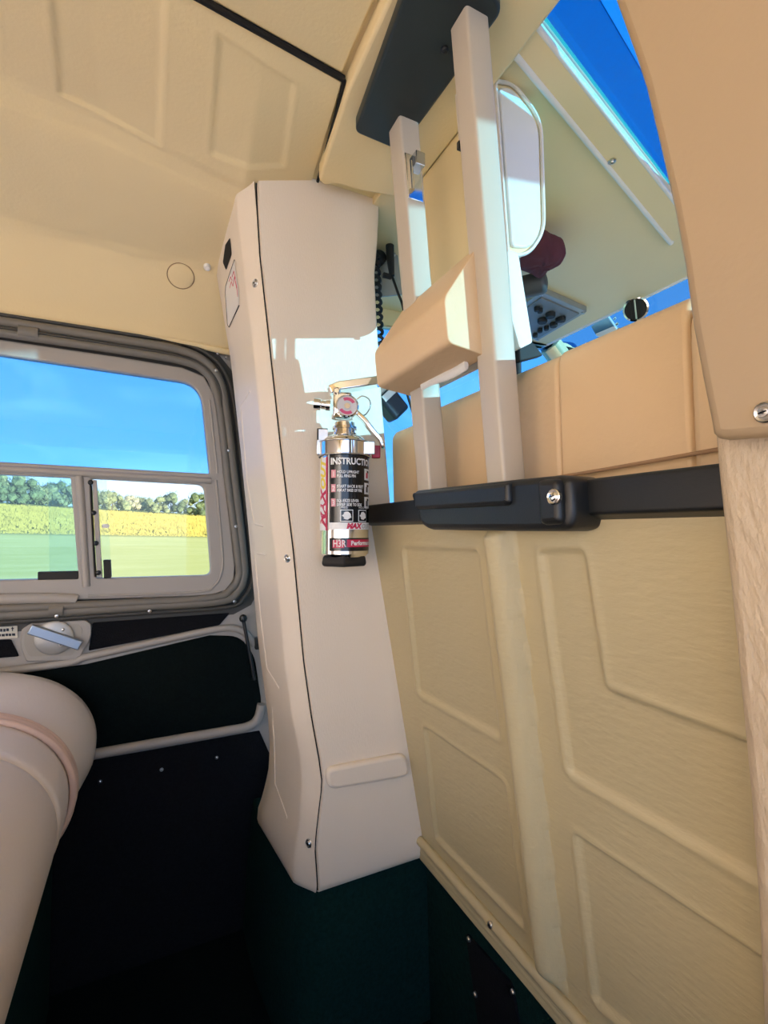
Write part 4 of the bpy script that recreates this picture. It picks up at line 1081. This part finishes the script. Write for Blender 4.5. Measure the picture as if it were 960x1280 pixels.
# fresh air vent in the windshield corner
vn = thing('air_vent', 'round black air vent with bright rim set in the windshield', 'vent', onX(795, 386, 0.945))
vp = onX(795, 386, 0.945); vd = -ray(795, 386).normalized(); vd = (vd + V((-0.3, 0, -0.3))).normalized()
rim = lathe('rim', [(0.022, 0), (0.0255, 0.001), (0.0255, 0.005), (0.022, 0.006), (0.021, 0.003), (0.021, 0.0)], vp, vd, CHROME, vn, seg=28)
lathe('grille', [(0.0215, 0.0), (0.0215, 0.003), (0.0, 0.004)], vp, vd, RUBBER, vn, seg=24)
va = vd.cross(V((0, 0, 1))).normalized(); vbb = vd.cross(va)
for k_ in (-1, 0, 1):
    obox('vane', vp + vd * 0.005 + va * 0.010 * k_, va * 0.0015, vbb * (0.017 if k_ else 0.020), vd * 0.002, STEEL if k_ == 0 else RUBBER, vn)
wb_ = thing('windshield_bracket', 'white plastic bracket at the corner of the windshield beside the air vent', 'bracket', onX(757, 408, 0.975))
plate('bracket_body', [[((q := onX(u, v, 0.975)).y, q.z) for u, v in [(738, 408), (757, 392), (772, 414), (758, 424), (745, 420)]]], ((0.975, 0, 0), (0, 1, 0), (0, 0, 1), (-1, 0, 0)), 0.012, WHITEV, wb_, bevel=0.003)
for u, v in ((769, 398), (772, 405), (774, 412)):
    lathe('bead', [(0.004, 0), (0.004, 0.003), (0, 0.004)], onX(u, v, 0.975), (-1, 0, 0), CHROME, wb_, seg=10)

# ------------------------------------------------------------------ outside
GZ = -1.62
def gh(x, y):
    r = max(0.0, y - 14.0)
    base = GZ + (0.047 * min(r, 26) + 0.074 * max(0, min(r, 78) - 26))
    tilt = -0.05 * max(-45, min(45, x)) * min(1, r / 60)
    return base + tilt
gm = bpy.data.materials.new('field_ground'); gm.use_nodes = True
t = gm.node_tree; pb = t.nodes['Principled BSDF']; pb.inputs['Roughness'].default_value = 0.95; pb.inputs['Specular IOR Level'].default_value = 0.1
gc = t.nodes.new('ShaderNodeTexCoord'); gs = t.nodes.new('ShaderNodeSeparateXYZ')
t.links.new(gc.outputs['Object'], gs.inputs[0])
n1 = t.nodes.new('ShaderNodeTexNoise'); n1.inputs['Scale'].default_value = 0.9; n1.inputs['Detail'].default_value = 8
mm = t.nodes.new('ShaderNodeMapping'); mm.inputs['Scale'].default_value = (0.25, 1.0, 1.0)
t.links.new(gc.outputs['Object'], mm.inputs[0]); t.links.new(mm.outputs[0], n1.inputs['Vector'])
gr = t.nodes.new('ShaderNodeValToRGB'); t.links.new(n1.outputs[0], gr.inputs[0])
gr.color_ramp.elements[0].position = 0.3; gr.color_ramp.elements[0].color = (0.64, 0.56, 0.14, 1)
gr.color_ramp.elements[1].position = 0.7; gr.color_ramp.elements[1].color = (0.75, 0.65, 0.20, 1)
gr2 = t.nodes.new('ShaderNodeValToRGB'); t.links.new(n1.outputs[0], gr2.inputs[0])
gr2.color_ramp.elements[0].position = 0.3; gr2.color_ramp.elements[0].color = (0.34, 0.29, 0.06, 1)
gr2.color_ramp.elements[1].position = 0.7; gr2.color_ramp.elements[1].color = (0.42, 0.36, 0.09, 1)
mr = t.nodes.new('ShaderNodeMapRange'); mr.inputs['From Min'].default_value = 39; mr.inputs['From Max'].default_value = 41
t.links.new(gs.outputs['Y'], mr.inputs[0])
mixg = t.nodes.new('ShaderNodeMixRGB'); t.links.new(mr.outputs[0], mixg.inputs[0])
t.links.new(gr.outputs[0], mixg.inputs[1]); t.links.new(gr2.outputs[0], mixg.inputs[2])
ma = t.nodes.new('ShaderNodeMapRange'); ma.inputs['From Min'].default_value = 9.5; ma.inputs['From Max'].default_value = 10.0
t.links.new(gs.outputs['Y'], ma.inputs[0])
mixa = t.nodes.new('ShaderNodeMixRGB'); mixa.inputs[1].default_value = (0.80, 0.72, 0.61, 1)  # unseen pale apron, added to bounce warm light into the cabin
t.links.new(ma.outputs[0], mixa.inputs[0]); t.links.new(mixg.outputs[0], mixa.inputs[2])
t.links.new(mixa.outputs[0], pb.inputs['Base Color'])
gx = np.linspace(-120, 120, 49); gy = np.concatenate([np.linspace(-60, 14, 12), np.linspace(16, 130, 58)])
ground = mk('ground', [(x, y, gh(x, y)) for x in gx for y in gy], grid_faces(49, len(gy)), gm, None, smooth=60, origin=(0, 0, 0))
ground['kind'] = 'structure'
# tall dry grass on the far slope
tg = mat('tall_dry_grass', (0.36, 0.30, 0.07), 0.9, vary=0.25, vscale=0.5, spec=0.1)
v = []; f = []
rnd = random.Random(3)
for i in range(30000):
    x = rnd.uniform(-32, 16); y = 41 + 40 * rnd.random() ** 1.3
    z = gh(x, y); h = rnd.uniform(0.12, 0.38) * min(1.0, 0.25 + (y - 41) / 4); w = rnd.uniform(0.04, 0.10); b = len(v); l = rnd.uniform(-0.15, 0.15)
    v += [(x - w, y, z - 0.02), (x + w, y, z - 0.02), (x + l, y + 0.05, z + h)]; f.append((b, b + 1, b + 2))
og = mk('tall_grass', v, f, tg, None, smooth=0)
tag(og, 'tall dry yellow grass covering the far slope below the trees', 'grass', kind='stuff')

def make_tree(name, label, x, y, h, w, col, seed, group):
    r = random.Random(seed)
    z = gh(x, y)
    t_ = thing(name, label, 'tree', (x, y, z), group)
    bark = mat('bark', (0.09, 0.07, 0.05), 0.9)
    tube('trunk', [(x, y, z - 0.2), (x + 0.05 * h * r.uniform(-1, 1), y, z + h * 0.3), (x, y, z + h * 0.6)], [0.05 * h * 0.6, 0.03 * h, 0.012 * h], bark, t_, seg=6)
    bm = bmesh.new()
    lobes = []
    for k_ in range(20):
        a = r.uniform(0, 6.28); q = r.random() ** 0.5; hh = r.uniform(0.06, 0.84)
        wid = w * 0.5 * (1 - 0.55 * max(0, hh - 0.4) / 0.5)
        c = V((x + math.cos(a) * q * wid * 0.85, y + math.sin(a) * q * wid * 0.5, z + h * hh))
        sz = w * r.uniform(0.10, 0.20); lobes.append((c, sz))
        res = bmesh.ops.create_icosphere(bm, subdivisions=1, radius=sz * 0.8, matrix=Matrix.Translation(c))
        for vt in res['verts']: vt.co.z = max(vt.co.z, z + 0.05)
    # leaf sprays standing off every bough
    for c, sz in lobes:
        for k_ in range(130):
            d_ = V((r.gauss(0, 1), r.gauss(0, 1), r.gauss(0, 1))).normalized()
            p_ = c + d_ * sz * r.uniform(0.75, 1.2)
            if p_.z < z: continue
            u_ = V((r.uniform(-1, 1), r.uniform(-1, 1), r.uniform(-1, 1))); s_ = w * 0.022
            vs3 = [bm.verts.new(p_ + V((r.uniform(-1, 1), r.uniform(-1, 1), r.uniform(-1, 1))) * s_) for _ in range(3)]
            bm.faces.new(vs3)
    vv = [v_.co.copy() for v_ in bm.verts]; bm.verts.index_update()
    ff = [tuple(q.index for q in fc.verts) for fc in bm.faces]
    bm.free()
    me = mk('crown', vv, ff, col, t_, smooth=0)
    return t_
G1 = mat('leaf_dark', (0.10, 0.14, 0.055), 0.8, vary=0.35, vscale=1.2)
G2 = mat('leaf_olive', (0.17, 0.20, 0.085), 0.8, vary=0.35, vscale=1.2)
G3 = mat('leaf_pale', (0.29, 0.28, 0.16), 0.8, vary=0.3, vscale=1.2)
def tree_at(u, vbase, vtop, y, wpx, name, label, col, seed, group):
    p = ray(u, vbase); s = y / p.y
    h = (vbase - vtop) / FPX * s * 1.05 + 0.4
    z = gh(p.x * s, y)
    ztop = ray(u, vtop).z * s
    make_tree(name, label, p.x * s, y, max(1.5, ztop - z) * 1.06, wpx / FPX * s * 1.25, col, seed, group)
row = [(139, 648, 615, 34, 'olive_tree', 'olive green tree at the field edge, next to the window runner strip', G2),
       (158, 648, 620, 26, 'pale_shrub', 'pale shrub between the olive tree and the low tree', G3),
       (178, 649, 624, 30, 'low_tree', 'low mid green tree with a flat top, beside the pale shrub', G2),
       (196, 650, 622, 24, 'low_tree', 'low mid green tree touching the dark round tree', G2),
       (213, 650, 618, 30, 'round_tree', 'dark green round tree, tallest of the row over the yellow grass', G1),
       (233, 651, 624, 22, 'low_tree', 'small olive tree right after the dark round tree', G2),
       (250, 652, 617, 28, 'dark_tree', 'dark green tree at the end of the row by the window corner', G1),
       (272, 653, 618, 30, 'dark_tree', 'dark green tree half hidden by the window frame', G1)]
for i, (u, vb_, vt_, w_, nm, lb, c_) in enumerate(row):
    tree_at(u, vb_, vt_, 86 + (i % 3) * 7, w_, nm, lb, c_, 20 + i, 'trees along the far field edge')
for i, (u, vt_, w_) in enumerate([(-45, 588, 44), (-18, 590, 40), (8, 594, 36), (30, 598, 34), (50, 605, 32), (68, 600, 30), (84, 606, 28), (102, 610, 28), (120, 612, 24)]):
    tree_at(u, 636, vt_, 88 + (i % 3) * 9, w_ + 6, 'woodland_tree', 'leafy woodland tree crowding the crest behind the tinted lower pane', G1 if i % 2 else G2, 60 + i, 'woodland trees on the crest')
